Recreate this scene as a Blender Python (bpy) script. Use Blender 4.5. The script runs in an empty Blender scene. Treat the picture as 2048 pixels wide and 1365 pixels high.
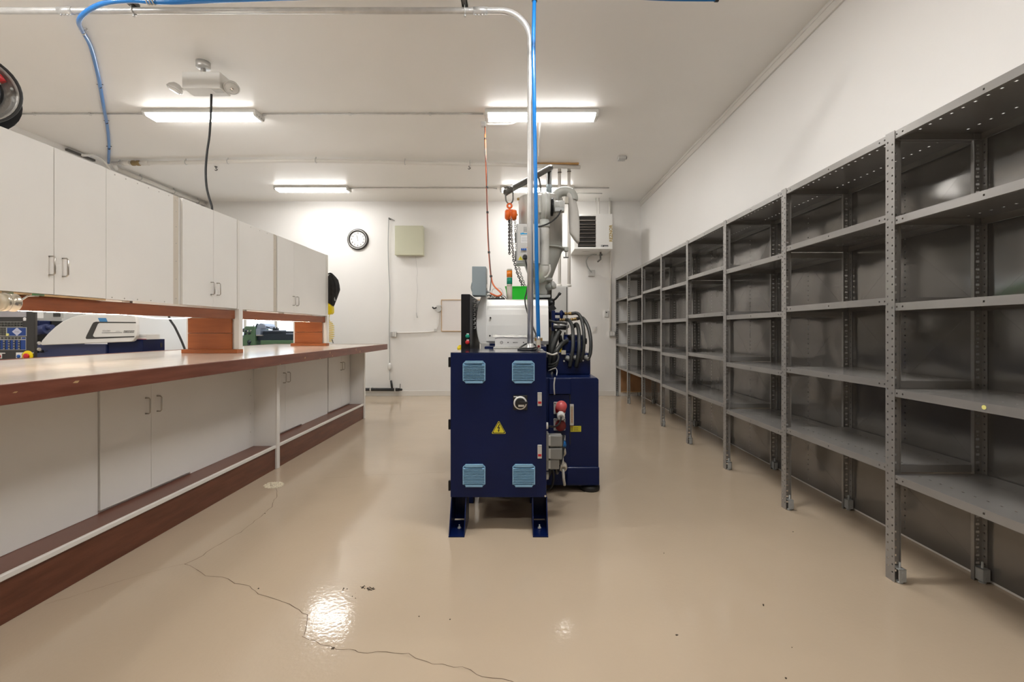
import bpy, math, random
from mathutils import Vector, Matrix

random.seed(7)
S = bpy.context.scene
COL = S.collection
PI = math.pi

# ---------------------------------------------------------------- camera, sky, exposure
F = 929.0                    # focal length in pixels of a 2048 px wide frame
EYE = 1.23                   # lens height above the floor
cam_d = bpy.data.cameras.new('camera')
cam_d.sensor_width = 36.0
cam_d.lens = F / 2048 * 36.0
cam_d.shift_x = -12.0 / 2048
cam_d.shift_y = -21.5 / 2048
cam_d.clip_start = 0.05
cam = bpy.data.objects.new('camera', cam_d)
COL.objects.link(cam)
cam.location = (0, 0, EYE)
cam.rotation_euler = (PI / 2, 0, 0)
S.camera = cam

world = bpy.data.worlds.new('sky')
S.world = world
world.use_nodes = True
_bg = world.node_tree.nodes['Background']
_bg.inputs[0].default_value = (0.80, 0.90, 1.0, 1)
_bg.inputs[1].default_value = 2.2

S.view_settings.view_transform = 'Standard'
S.view_settings.look = 'None'
S.view_settings.gamma = 1.0
S.view_settings.use_curve_mapping = False
S.view_settings.exposure = 0.24
LAMP = 35.0                  # emission of the fluorescent lenses
STRIP = 40.0                 # emission of the strips under the wall cupboards

# ---------------------------------------------------------------- helpers
def X(px, y): return (px - 1036.0) * y / F
def Z(py, y): return EYE - (py - 661.0) * y / F
def P(px, py, y): return (X(px, y), y, Z(py, y))

ROOT = {}

def mat(name, col, rough=0.5, metal=0.0, spec=0.5, bump=0.0, bscale=60.0, var=0.0, vscale=3.0, stretch=None,
        coat=0.0, emit=0.0, col2=None, wave=0.0, wscale=4.0, rvar=0.0, trans=0.0):
    m = bpy.data.materials.new(name)
    m.use_nodes = True
    nt = m.node_tree
    b = nt.nodes['Principled BSDF']
    c4 = (col[0], col[1], col[2], 1)
    b.inputs['Base Color'].default_value = c4
    b.inputs['Roughness'].default_value = rough
    b.inputs['Metallic'].default_value = metal
    b.inputs['Specular IOR Level'].default_value = spec
    if coat:
        b.inputs['Coat Weight'].default_value = coat
        b.inputs['Coat Roughness'].default_value = 0.1
    if trans:
        b.inputs['Transmission Weight'].default_value = trans
    if emit:
        b.inputs['Emission Color'].default_value = c4
        b.inputs['Emission Strength'].default_value = emit
    tc = nt.nodes.new('ShaderNodeTexCoord')
    mp = nt.nodes.new('ShaderNodeMapping')
    nt.links.new(tc.outputs['Object'], mp.inputs[0])
    if stretch:
        mp.inputs['Scale'].default_value = stretch
    if var or col2:
        n = nt.nodes.new('ShaderNodeTexNoise')
        n.inputs['Scale'].default_value = vscale
        n.inputs['Detail'].default_value = 5
        nt.links.new(mp.outputs[0], n.inputs[0])
        r = nt.nodes.new('ShaderNodeValToRGB')
        r.color_ramp.elements[0].position = 0.32
        r.color_ramp.elements[1].position = 0.68
        a = col2 if col2 else tuple(max(0, c * (1 - var)) for c in col)
        r.color_ramp.elements[0].color = (a[0], a[1], a[2], 1)
        z = col if col2 else tuple(min(1, c * (1 + var)) for c in col)
        r.color_ramp.elements[1].color = (z[0], z[1], z[2], 1)
        nt.links.new(n.outputs[0], r.inputs[0])
        nt.links.new(r.outputs[0], b.inputs['Base Color'])
        if rvar:
            mr = nt.nodes.new('ShaderNodeMapRange')
            mr.inputs[3].default_value = rough - rvar
            mr.inputs[4].default_value = rough + rvar
            nt.links.new(n.outputs[0], mr.inputs[0])
            nt.links.new(mr.outputs[0], b.inputs['Roughness'])
    prev = None
    if wave:
        n3 = nt.nodes.new('ShaderNodeTexNoise')
        n3.inputs['Scale'].default_value = wscale
        n3.inputs['Detail'].default_value = 1
        nt.links.new(mp.outputs[0], n3.inputs[0])
        b3 = nt.nodes.new('ShaderNodeBump')
        b3.inputs['Strength'].default_value = wave
        b3.inputs['Distance'].default_value = 0.05
        nt.links.new(n3.outputs[0], b3.inputs['Height'])
        prev = b3
    if bump:
        n2 = nt.nodes.new('ShaderNodeTexNoise')
        n2.inputs['Scale'].default_value = bscale
        n2.inputs['Detail'].default_value = 3
        nt.links.new(mp.outputs[0], n2.inputs[0])
        bp = nt.nodes.new('ShaderNodeBump')
        bp.inputs['Strength'].default_value = bump
        bp.inputs['Distance'].default_value = 0.01
        nt.links.new(n2.outputs[0], bp.inputs['Height'])
        if prev:
            nt.links.new(prev.outputs[0], bp.inputs['Normal'])
        prev = bp
    if prev:
        nt.links.new(prev.outputs[0], b.inputs['Normal'])
    return m

def glass_mat(name, tint=(1, 1, 1), gloss=0.08):
    m = bpy.data.materials.new(name)
    m.use_nodes = True
    nt = m.node_tree
    nt.nodes.remove(nt.nodes['Principled BSDF'])
    out = nt.nodes['Material Output']
    t = nt.nodes.new('ShaderNodeBsdfTransparent')
    t.inputs[0].default_value = (*tint, 1)
    g = nt.nodes.new('ShaderNodeBsdfGlossy')
    g.inputs['Roughness'].default_value = 0.03
    mx = nt.nodes.new('ShaderNodeMixShader')
    mx.inputs[0].default_value = gloss
    nt.links.new(t.outputs[0], mx.inputs[1])
    nt.links.new(g.outputs[0], mx.inputs[2])
    nt.links.new(mx.outputs[0], out.inputs[0])
    return m

def vsub(a, b): return (a[0] - b[0], a[1] - b[1], a[2] - b[2])

def frame(axis):
    a = Vector(axis).normalized()
    h = Vector((0, 0, 1)) if abs(a.z) < 0.9 else Vector((1, 0, 0))
    u = a.cross(h).normalized()
    return u, u.cross(a).normalized() * -1, a

def cr(pts, n=6):
    """Catmull-Rom curve through the points."""
    p = [Vector(q) for q in pts]
    p = [p[0] * 2 - p[1]] + p + [p[-1] * 2 - p[-2]]
    out = []
    for i in range(1, len(p) - 2):
        for k in range(n):
            t = k / n
            a, b, c, d = p[i - 1], p[i], p[i + 1], p[i + 2]
            out.append(0.5 * ((2 * b) + (c - a) * t + (2 * a - 5 * b + 4 * c - d) * t * t + (3 * b - a - 3 * c + d) * t ** 3))
    out.append(p[-2])
    return out

class MB:
    def __init__(self):
        self.v, self.f, self.s = [], [], []
    def add(self, vs, fs, smooth=False):
        o = len(self.v)
        self.v += [tuple(q) for q in vs]
        for q in fs:
            self.f.append(tuple(i + o for i in q))
            self.s.append(smooth)
        return self
    def box(self, x0, x1, y0, y1, z0, z1):
        x0, x1 = min(x0, x1), max(x0, x1); y0, y1 = min(y0, y1), max(y0, y1); z0, z1 = min(z0, z1), max(z0, z1)
        return self.add([(x0, y0, z0), (x1, y0, z0), (x1, y1, z0), (x0, y1, z0), (x0, y0, z1), (x1, y0, z1), (x1, y1, z1), (x0, y1, z1)],
                        [(0, 3, 2, 1), (4, 5, 6, 7), (0, 1, 5, 4), (1, 2, 6, 5), (2, 3, 7, 6), (3, 0, 4, 7)])
    def bar(self, p0, p1, w, h):
        """box from p0 to p1 with a w x h section"""
        u, v, a = frame(Vector(p1) - Vector(p0))
        vs = []
        for p in (Vector(p0), Vector(p1)):
            for s, t in ((-1, -1), (1, -1), (1, 1), (-1, 1)):
                vs.append(p + u * s * w / 2 + v * t * h / 2)
        return self.add(vs, [(0, 1, 2, 3), (7, 6, 5, 4), (0, 4, 5, 1), (1, 5, 6, 2), (2, 6, 7, 3), (3, 7, 4, 0)])
    def cyl(self, p0, p1, r, r1=None, n=16, cap=True):
        r1 = r if r1 is None else r1
        u, v, a = frame(Vector(p1) - Vector(p0))
        vs = []
        for p, q in ((Vector(p0), r), (Vector(p1), r1)):
            for k in range(n):
                t = 2 * PI * k / n
                vs.append(p + u * math.cos(t) * q + v * math.sin(t) * q)
        self.add(vs, [(k, (k + 1) % n, n + (k + 1) % n, n + k) for k in range(n)], True)
        if cap:
            self.add(vs[:n], [tuple(reversed(range(n)))]); self.add(vs[n:], [tuple(range(n))])
        return self
    def lathe(self, prof, o, axis=(0, 0, 1), n=20, cap=True):
        u, v, a = frame(axis); o = Vector(o)
        vs = []
        for r, h in prof:
            for k in range(n):
                t = 2 * PI * k / n
                vs.append(o + a * h + u * math.cos(t) * r + v * math.sin(t) * r)
        for i in range(len(prof) - 1):
            self.add(vs[i * n:(i + 2) * n], [(k, (k + 1) % n, n + (k + 1) % n, n + k) for k in range(n)], True)
        if cap:
            if prof[0][0] > 1e-4: self.add(vs[:n], [tuple(reversed(range(n)))])
            if prof[-1][0] > 1e-4: self.add(vs[-n:], [tuple(range(n))])
        return self
    def tube(self, pts, r, n=8, cap=True):
        pts = [Vector(p) for p in pts]
        rs = r if isinstance(r, (list, tuple)) else [r] * len(pts)
        vs = []; u = None
        for i, p in enumerate(pts):
            t = (pts[min(i + 1, len(pts) - 1)] - pts[max(i - 1, 0)])
            t = t.normalized() if t.length > 1e-9 else Vector((0, 0, 1))
            if u is None:
                u = frame(t)[0]
            u = (u - t * u.dot(t))
            u = u.normalized() if u.length > 1e-6 else frame(t)[0]
            w = t.cross(u)
            for k in range(n):
                a = 2 * PI * k / n
                vs.append(p + u * math.cos(a) * rs[i] + w * math.sin(a) * rs[i])
        m = len(pts)
        self.add(vs, [(i * n + k, i * n + (k + 1) % n, (i + 1) * n + (k + 1) % n, (i + 1) * n + k) for i in range(m - 1) for k in range(n)], True)
        if cap:
            self.add(vs[:n], [tuple(reversed(range(n)))]); self.add(vs[-n:], [tuple(range(n))])
        return self
    def prism(self, poly, axis, d0, d1, smooth=False):
        """poly in the plane across the axis: x->(y,z), y->(x,z), z->(x,y)"""
        def pt(q, d):
            return {'x': (d, q[0], q[1]), 'y': (q[0], d, q[1]), 'z': (q[0], q[1], d)}[axis]
        n = len(poly)
        vs = [pt(q, d0) for q in poly] + [pt(q, d1) for q in poly]
        self.add(vs, [(k, (k + 1) % n, n + (k + 1) % n, n + k) for k in range(n)], smooth)
        self.add(vs[:n], [tuple(range(n))]); self.add(vs[n:], [tuple(range(n))])
        return self
    def ell(self, c, r, n=14, m=8, axis=None):
        rx, ry, rz = r if isinstance(r, (tuple, list)) else (r, r, r)
        vs, fs = [], []
        for i in range(m + 1):
            a = PI * i / m
            for k in range(n):
                b = 2 * PI * k / n
                vs.append((c[0] + rx * math.sin(a) * math.cos(b), c[1] + ry * math.sin(a) * math.sin(b), c[2] + rz * math.cos(a)))
        for i in range(m):
            for k in range(n):
                fs.append((i * n + k, i * n + (k + 1) % n, (i + 1) * n + (k + 1) % n, (i + 1) * n + k))
        return self.add(vs, fs, True)
    def torus(self, c, axis, R, r, n=20, m=8):
        u, v, a = frame(axis); c = Vector(c)
        pts = [c + u * math.cos(2 * PI * k / n) * R + v * math.sin(2 * PI * k / n) * R for k in range(n + 1)]
        return self.tube(pts, r, m, False)
    def plate(self, o, u, v, us, vs_, holes):
        """sheet made of cells with holes left out; holes = set of (column, row)"""
        o, u, v = Vector(o), Vector(u), Vector(v)
        nu, nv = len(us), len(vs_)
        pts = [o + u * a + v * b for b in vs_ for a in us]
        return self.add(pts, [(j * nu + i, j * nu + i + 1, (j + 1) * nu + i + 1, (j + 1) * nu + i)
                              for j in range(nv - 1) for i in range(nu - 1) if (i, j) not in holes])
    def quad(self, a, b, c, d): return self.add([a, b, c, d], [(0, 1, 2, 3)])
    def build(self, name, m, parent=None, bevel=0.0, solid=0.0, kind=None, seg=2, weld=True):
        me = bpy.data.meshes.new(name)
        off = ROOT.get(parent.name, (0, 0, 0)) if parent else (0, 0, 0)
        me.from_pydata([vsub(q, off) for q in self.v], [], self.f)
        me.polygons.foreach_set('use_smooth', self.s)
        me.materials.append(m)
        me.update()
        import bmesh
        bm = bmesh.new(); bm.from_mesh(me)
        if weld:
            bmesh.ops.remove_doubles(bm, verts=bm.verts, dist=1e-6)
        if not solid:
            bmesh.ops.recalc_face_normals(bm, faces=bm.faces)
        bm.to_mesh(me); bm.free()
        o = bpy.data.objects.new(name, me)
        COL.objects.link(o)
        if parent:
            o.parent = parent
            ROOT[o.name] = off
        if solid:
            md = o.modifiers.new('solid', 'SOLIDIFY'); md.thickness = solid; md.offset = 0
        if bevel:
            md = o.modifiers.new('bevel', 'BEVEL'); md.width = bevel; md.segments = seg; md.limit_method = 'ANGLE'; md.angle_limit = math.radians(40)
        if kind: o['kind'] = kind
        return o

def thing(name, label, cat, loc=(0, 0, 0), group=None):
    o = bpy.data.objects.new(name, None)
    o.empty_display_size = 0.1
    COL.objects.link(o)
    o.location = loc
    ROOT[o.name] = tuple(loc)
    o['label'] = label; o['category'] = cat
    if group: o['group'] = group
    return o

def tag(o, label, cat, group=None):
    o['label'] = label; o['category'] = cat
    if group: o['group'] = group
    return o

def struct(o):
    o['kind'] = 'structure'
    return o

def dup(root, shift, label=None, group=None):
    """copy of a thing with its parts and sub-parts, moved by shift"""
    def cp(o, par):
        c = o.copy(); COL.objects.link(c)
        if par: c.parent = par
        for ch in list(o.children): cp(ch, c)
        return c
    r = cp(root, None)
    r.location = Vector(root.location) + Vector(shift)
    if label: r['label'] = label
    if group: r['group'] = group
    return r

def copy_part(o, shift, parent=None):
    c = o.copy(); COL.objects.link(c)
    c.location = Vector(o.location) + Vector(shift)
    if parent: c.parent = parent
    ROOT[c.name] = ROOT.get(o.name, (0, 0, 0))
    for ch in list(o.children):
        d = ch.copy(); COL.objects.link(d); d.parent = c
    return c

def text_mb(s, o, u, v, size, mb=None, bold=0.0, align='CENTER', shear=0.0):
    """flat lettering: baseline origin o, reading direction u, up v"""
    mb = mb or MB()
    cu = bpy.data.curves.new('lettering', 'FONT')
    cu.body = s; cu.size = size; cu.align_x = align; cu.align_y = 'CENTER'; cu.offset = bold; cu.shear = shear
    cu.resolution_u = 3
    ob = bpy.data.objects.new('lettering', cu); COL.objects.link(ob)
    dg = bpy.context.evaluated_depsgraph_get()
    me = ob.evaluated_get(dg).to_mesh()
    o, u, v = Vector(o), Vector(u), Vector(v)
    mb.add([o + u * q.co.x + v * q.co.y for q in me.vertices], [tuple(p.vertices) for p in me.polygons])
    ob.evaluated_get(dg).to_mesh_clear()
    bpy.data.objects.remove(ob); bpy.data.curves.remove(cu)
    return mb

def strokes(mb, x0, x1, z0, z1, y, n, seed=1):
    """print too small to read: a row of little upright marks facing the camera side"""
    rn = random.Random(seed)
    for k in range(n):
        a = x0 + (x1 - x0) * k / n; w = (x1 - x0) / n
        mb.box(a, a + w * .45, y - .0004, y, z0, z1 - (z1 - z0) * .3 * rn.random())
        if rn.random() > .4: mb.box(a, a + w * .85, y - .0004, y, z0 + (z1 - z0) * rn.choice((0, .4, .8)), z0 + (z1 - z0) * .2 + (z1 - z0) * .75 * rn.random() * .3)
    return mb

# ---------------------------------------------------------------- materials
M = {}
M['wall'] = mat('wall_paint', (0.85, 0.83, 0.80), 0.5, bump=0.03, bscale=45, var=0.012, vscale=1.2)
M['ceil'] = mat('ceiling_paint', (0.89, 0.865, 0.825), 0.42, spec=0.22, bump=0.02, bscale=30, var=0.015, vscale=0.8)
M['trim'] = mat('trim_paint', (0.78, 0.75, 0.70), 0.4)
M['cab'] = mat('cupboard_paint', (0.82, 0.80, 0.76), 0.42, bump=0.02, bscale=70, var=0.02, vscale=2.0)
M['cabgap'] = mat('cupboard_edge', (0.62, 0.56, 0.47), 0.5)
M['top'] = mat('cream_laminate', (0.84, 0.75, 0.645), 0.13, spec=0.5, var=0.03, vscale=2.5, stretch=(6, 0.5, 1), bump=0.01, bscale=8)
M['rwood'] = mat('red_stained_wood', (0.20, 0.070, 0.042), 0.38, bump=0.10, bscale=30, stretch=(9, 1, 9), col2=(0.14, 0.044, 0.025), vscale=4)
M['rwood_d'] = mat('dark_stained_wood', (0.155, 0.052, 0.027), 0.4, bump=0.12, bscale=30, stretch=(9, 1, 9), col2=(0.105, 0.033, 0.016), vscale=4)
M['ledge'] = mat('brown_ledge_paint', (0.150, 0.058, 0.036), 0.35, var=0.08)
M['owood'] = mat('orange_stained_board', (0.42, 0.125, 0.036), 0.35, bump=0.06, bscale=30, stretch=(1, 9, 9), col2=(0.34, 0.095, 0.026), vscale=3)
M['owood_y'] = mat('orange_stained_beam', (0.26, 0.075, 0.024), 0.42, bump=0.10, bscale=30, stretch=(9, 1, 9), col2=(0.19, 0.05, 0.015), vscale=4)
M['tanwood'] = mat('raw_tan_wood', (0.52, 0.34, 0.17), 0.6, bump=0.05, stretch=(1, 8, 8), var=0.1)
M['brownboard'] = mat('brown_plywood', (0.33, 0.17, 0.075), 0.6, var=0.2, vscale=6)
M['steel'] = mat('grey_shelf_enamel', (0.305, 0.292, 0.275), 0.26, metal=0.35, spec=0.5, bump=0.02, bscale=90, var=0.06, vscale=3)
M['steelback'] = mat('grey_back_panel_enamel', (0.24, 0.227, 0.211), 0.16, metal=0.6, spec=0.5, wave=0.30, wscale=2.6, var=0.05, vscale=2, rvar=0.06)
M['galv'] = mat('galvanised_steel', (0.62, 0.615, 0.60), 0.30, metal=0.55, var=0.08, vscale=14)
M['chrome'] = mat('polished_chrome', (0.80, 0.78, 0.74), 0.12, metal=1.0)
M['handle'] = mat('brushed_nickel', (0.50, 0.47, 0.43), 0.3, metal=1.0)
M['navy'] = mat('navy_enamel', (0.0028, 0.0098, 0.062), 0.32, spec=0.22, coat=0.06, bump=0.02, bscale=120, var=0.08, vscale=4)
M['navy_g'] = mat('navy_reflective_sheet', (0.02, 0.03, 0.09), 0.07, spec=0.6, coat=1.0)
M['navy_l'] = mat('slate_navy_enamel', (0.030, 0.042, 0.125), 0.4, var=0.06)
M['greytop'] = mat('pale_top_reflection', (0.40, 0.42, 0.47), 0.35)  # unused; pale grey stands for the reflection on the navy cabinet top
M['ltblue'] = mat('light_blue_plastic', (0.25, 0.47, 0.68), 0.4)
M['vent_shade'] = mat('vent_gap_shade', (0.05, 0.105, 0.165), 0.9)  # dark blue painted as the shade between the vent slats
M['white_p'] = mat('white_plastic', (0.78, 0.77, 0.74), 0.35)
M['hood'] = mat('warm_white_fibreglass', (0.88, 0.875, 0.845), 0.22, spec=0.5, coat=0.3)
M['black'] = mat('black_plastic', (0.012, 0.012, 0.013), 0.4)
M['black_e'] = mat('black_enamel', (0.008, 0.008, 0.009), 0.45, spec=0.25)
M['rubber'] = mat('black_rubber', (0.016, 0.016, 0.016), 0.5, bump=0.05, bscale=200)
M['hose'] = mat('black_hydraulic_hose', (0.028, 0.030, 0.028), 0.42, bump=0.06, bscale=300)
M['bluehose'] = mat('blue_air_hose', (0.0, 0.165, 0.52), 0.28, coat=0.3)
M['orange'] = mat('orange_enamel', (0.80, 0.135, 0.012), 0.35)
M['ocord'] = mat('orange_cord', (0.70, 0.15, 0.045), 0.5)
M['conn'] = mat('dull_connector_grey', (0.26, 0.26, 0.245), 0.45)
M['brass_d'] = mat('dull_brass', (0.32, 0.23, 0.11), 0.4, metal=0.6)
M['brass'] = mat('yellow_brass', (0.40, 0.28, 0.12), 0.35, metal=0.9)
M['red'] = mat('red_plastic', (0.55, 0.02, 0.025), 0.35)
M['red_d'] = mat('dark_red_plastic', (0.20, 0.012, 0.014), 0.4)
M['yellow'] = mat('yellow_plastic', (0.80, 0.60, 0.0), 0.4)
M['green'] = mat('bright_green_plastic', (0.02, 0.55, 0.03), 0.35)
M['green_d'] = mat('green_button', (0.0, 0.30, 0.20), 0.3)
M['amber'] = mat('amber_lens', (0.75, 0.20, 0.01), 0.2)
M['glens'] = mat('green_lens', (0.005, 0.25, 0.15), 0.2)
M['beige'] = mat('beige_plastic', (0.52, 0.48, 0.40), 0.4)
M['blue'] = mat('signal_blue_plastic', (0.01, 0.10, 0.42), 0.35)
M['cyan'] = mat('cyan_print', (0.02, 0.35, 0.68), 0.5)
M['ink'] = mat('black_print', (0.02, 0.02, 0.02), 0.5)
M['greyink'] = mat('grey_print', (0.25, 0.25, 0.25), 0.5)
M['wprint'] = mat('white_print', (0.8, 0.8, 0.8), 0.5)
M['gold'] = mat('gold_print', (0.36, 0.24, 0.04), 0.5)
M['grey'] = mat('machine_grey_enamel', (0.40, 0.41, 0.40), 0.4)
M['grey_b'] = mat('blue_grey_enamel', (0.26, 0.31, 0.33), 0.42)
M['grey_l'] = mat('light_grey_enamel', (0.56, 0.555, 0.53), 0.4)
M['grey_gl'] = mat('grey_green_enamel', (0.47, 0.48, 0.445), 0.42)
M['stain'] = mat('brushed_stainless', (0.62, 0.61, 0.575), 0.32, metal=0.4, stretch=(8, 8, 0.4), var=0.08, vscale=6)
M['jib'] = mat('dark_steel_tube', (0.14, 0.135, 0.125), 0.35, metal=0.7)
M['chain'] = mat('dark_chain', (0.11, 0.105, 0.10), 0.4, metal=0.8)
M['chain_l'] = mat('zinc_chain', (0.38, 0.37, 0.35), 0.4, metal=0.8)
M['bag'] = mat('white_filter_cloth', (0.66, 0.64, 0.60), 0.8, bump=0.1, bscale=40)
M['wrap'] = mat('milky_plastic_wrap', (0.62, 0.61, 0.57), 0.25, bump=0.3, bscale=50)
M['cloth'] = mat('black_fabric', (0.022, 0.021, 0.020), 0.85, bump=0.2, bscale=90, var=0.25, vscale=20)
M['ycoil'] = mat('yellow_coil_hose', (0.80, 0.60, 0.06), 0.35)
M['lens'] = mat('fluorescent_lens', (1.0, 0.988, 0.968), 0.4, emit=LAMP)
M['lens_n'] = mat('fluorescent_lens_boosted', (1.0, 0.99, 0.975), 0.4, emit=LAMP * 1.75)  # emission boosted on the unseen near row to brighten the right wall
M['strip'] = mat('warm_strip_light', (1.0, 0.86, 0.72), 0.4, emit=STRIP)
M['champ'] = mat('champagne_metal', (0.62, 0.56, 0.46), 0.22, metal=0.75)
M['strip_d'] = mat('strip_light_tail', (1.0, 0.93, 0.86), 0.4, emit=1.6)
M['cream'] = mat('cream_enamel', (0.62, 0.54, 0.40), 0.25, coat=0.3)
M['pgreen'] = mat('pale_green_panel', (0.61, 0.61, 0.46), 0.45, var=0.02)
M['lathe'] = mat('green_machine_enamel', (0.10, 0.19, 0.11), 0.4, var=0.08)
M['lathe_d'] = mat('dark_blue_grey_steel', (0.035, 0.05, 0.07), 0.35, metal=0.3)
M['lathe_b'] = mat('pale_blue_steel', (0.35, 0.42, 0.55), 0.3, metal=0.4)
M['board'] = mat('whiteboard', (0.79, 0.75, 0.725), 0.25)
M['silver'] = mat('hammered_silver', (0.42, 0.41, 0.39), 0.4, metal=0.7, bump=0.2, bscale=60)
M['dialw'] = mat('clock_face_paper', (0.82, 0.81, 0.78), 0.4)
M['clockrim'] = mat('dark_pewter_rim', (0.06, 0.055, 0.05), 0.3, metal=0.4)
M['hdark'] = mat('dark_heater_core', (0.035, 0.03, 0.026), 0.5)
M['louv'] = mat('brown_louvre_enamel', (0.16, 0.14, 0.12), 0.4)
M['crack'] = mat('dark_crack_line', (0.15, 0.10, 0.065), 0.9)  # dark tone of the crack lines in the floor
M['spall'] = mat('bare_concrete_chips', (0.80, 0.72, 0.55), 0.9)
M['grit'] = mat('dark_grit', (0.06, 0.045, 0.03), 0.9)
M['pane'] = glass_mat('window_glass')
M['sight'] = mat('amber_sight_glass', (0.42, 0.36, 0.24), 0.15, coat=0.5)
M['carton'] = mat('white_carton', (0.74, 0.73, 0.70), 0.5)
M['clear'] = mat('clear_lamp_lens', (0.70, 0.69, 0.66), 0.12, coat=0.6)
M['screen'] = mat('grey_display', (0.34, 0.33, 0.35), 0.2)
M['panelblk'] = mat('charcoal_keypad_film', (0.030, 0.029, 0.028), 0.4)
M['bluefilm'] = mat('blue_keypad_film', (0.004, 0.045, 0.24), 0.35)
M['ltfilm'] = mat('pale_keypad_film', (0.45, 0.45, 0.42), 0.4)
M['key'] = mat('dark_key_cap', (0.05, 0.05, 0.045), 0.4)
M['keyb'] = mat('light_key_cap', (0.33, 0.33, 0.30), 0.4)
M['yprint'] = mat('yellow_sticker', (0.72, 0.64, 0.03), 0.45)
M['pyel'] = mat('pale_yellow_sticker', (0.78, 0.75, 0.25), 0.5)
M['concrete_out'] = mat('pale_outdoor_ground', (0.5, 0.5, 0.48), 0.9)

def floor_mat():
    m = mat('tan_floor_paint', (0.53, 0.425, 0.312), 0.10, spec=0.5, var=0.03, vscale=0.9, rvar=0.03)
    nt = m.node_tree
    b = nt.nodes['Principled BSDF']
    tc = nt.nodes.new('ShaderNodeTexCoord')
    n1 = nt.nodes.new('ShaderNodeTexNoise'); n1.inputs['Scale'].default_value = 55; n1.inputs['Detail'].default_value = 2
    n2 = nt.nodes.new('ShaderNodeTexNoise'); n2.inputs['Scale'].default_value = 2.2; n2.inputs['Detail'].default_value = 2
    b1 = nt.nodes.new('ShaderNodeBump'); b1.inputs['Strength'].default_value = 0.12; b1.inputs['Distance'].default_value = 0.004
    b2 = nt.nodes.new('ShaderNodeBump'); b2.inputs['Strength'].default_value = 0.10; b2.inputs['Distance'].default_value = 0.03
    for n in (n1, n2): nt.links.new(tc.outputs['Object'], n.inputs[0])
    nt.links.new(n1.outputs[0], b1.inputs['Height']); nt.links.new(n2.outputs[0], b2.inputs['Height'])
    nt.links.new(b2.outputs[0], b1.inputs['Normal']); nt.links.new(b1.outputs[0], b.inputs['Normal'])
    return m
M['floor'] = floor_mat()

# ---------------------------------------------------------------- the room
XR, XL, YF, YB, H = 2.31, -5.95, 8.72, -5.0, 3.65
fl = struct(MB().box(XL - 0.15, XR + 0.15, YB - 0.15, YF + 0.15, -0.12, 0).build('floor', M['floor']))
struct(MB().box(XL - 0.15, XR + 0.15, YB - 0.15, YF + 0.15, H, H + 0.12).build('ceiling', M['ceil']))
struct(MB().box(XR, XR + 0.15, YB, YF, 0, H).build('wall_right', M['wall']))
struct(MB().box(XL - 0.15, XL, YB, YF, 0, H).build('wall_left', M['wall']))
struct(MB().box(XL - 0.15, XR + 0.15, YB - 0.15, YB, 0, H).build('wall_rear', M['wall']))
WX0, WX1, WZ0, WZ1 = -5.72, -3.98, 0.95, 2.25
wm = MB().box(XL - 0.15, WX0, YF, YF + 0.15, 0, H).box(WX1, XR + 0.15, YF, YF + 0.15, 0, H).box(WX0, WX1, YF, YF + 0.15, 0, WZ0).box(WX0, WX1, YF, YF + 0.15, WZ1, H)
struct(wm.build('wall_far', M['wall']))
win = MB()
win.box(WX0, WX0 + 0.05, YF + 0.03, YF + 0.10, WZ0, WZ1).box(WX1 - 0.05, WX1, YF + 0.03, YF + 0.10, WZ0, WZ1)
win.box(WX0, WX1, YF + 0.03, YF + 0.10, WZ0, WZ0 + 0.05).box(WX0, WX1, YF + 0.03, YF + 0.10, WZ1 - 0.05, WZ1)
w1 = struct(win.build('window_1', M['trim'], bevel=0.004))
for x in (-5.14, -4.56):
    MB().box(x - 0.025, x + 0.025, YF + 0.025, YF + 0.105, WZ0 + 0.05, WZ1 - 0.05).build('mullion', M['trim'], w1)
for a, b in ((WX0 + 0.05, -5.165), (-5.115, -4.585), (-4.535, WX1 - 0.05)):
    MB().box(a, b, YF + 0.06, YF + 0.066, WZ0 + 0.05, WZ1 - 0.05).build('pane', M['pane'], w1)
MB().box(WX0 - 0.05, WX1 + 0.05, YF - 0.05, YF + 0.03, WZ0 - 0.03, WZ0).build('sill', M['trim'], w1, bevel=0.004)
struct(MB().box(XL, XR, YF - 0.014, YF, 0, 0.098).build('baseboard_far', M['trim'], bevel=0.004))
struct(MB().box(XR - 0.014, XR, YB, YF - 0.015, 0, 0.098).build('baseboard_right', M['trim'], bevel=0.004))
struct(MB().box(XL, XL + 0.014, YB, YF - 0.015, 0, 0.098).build('baseboard_left', M['trim'], bevel=0.004))
struct(MB().box(XR - 0.02, XR, YB, YF, H - 0.09, H).box(XR - 0.028, XR, YB, YF, H - 0.03, H).build('trim_1', M['trim'], bevel=0.004))

# cracks, chipped spot and grit in the floor paint
def fp(px, py):
    y = F * EYE / (py - 661.0)
    return (X(px, y), y)
def crack(pts, w=0.0035, jit=0.006):
    q = [fp(*p) for p in pts]
    ln = []
    for i in range(len(q) - 1):
        n = max(2, int(math.hypot(q[i + 1][0] - q[i][0], q[i + 1][1] - q[i][1]) / 0.035))
        for k in range(n):
            t = k / n
            ln.append((q[i][0] + (q[i + 1][0] - q[i][0]) * t + random.uniform(-jit, jit), q[i][1] + (q[i + 1][1] - q[i][1]) * t + random.uniform(-jit, jit)))
    ln.append(q[-1])
    mb = MB(); vs = []
    for i, (x, y) in enumerate(ln):
        a, b = ln[max(0, i - 1)], ln[min(len(ln) - 1, i + 1)]
        dx, dy = b[0] - a[0], b[1] - a[1]; d = math.hypot(dx, dy) or 1
        ww = w * random.uniform(0.4, 1.0) / 2
        vs += [(x - dy / d * ww, y + dx / d * ww, 0.0006), (x + dy / d * ww, y - dx / d * ww, 0.0006)]
    mb.add(vs, [(2 * i, 2 * i + 1, 2 * i + 3, 2 * i + 2) for i in range(len(ln) - 1)])
    return mb
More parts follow.
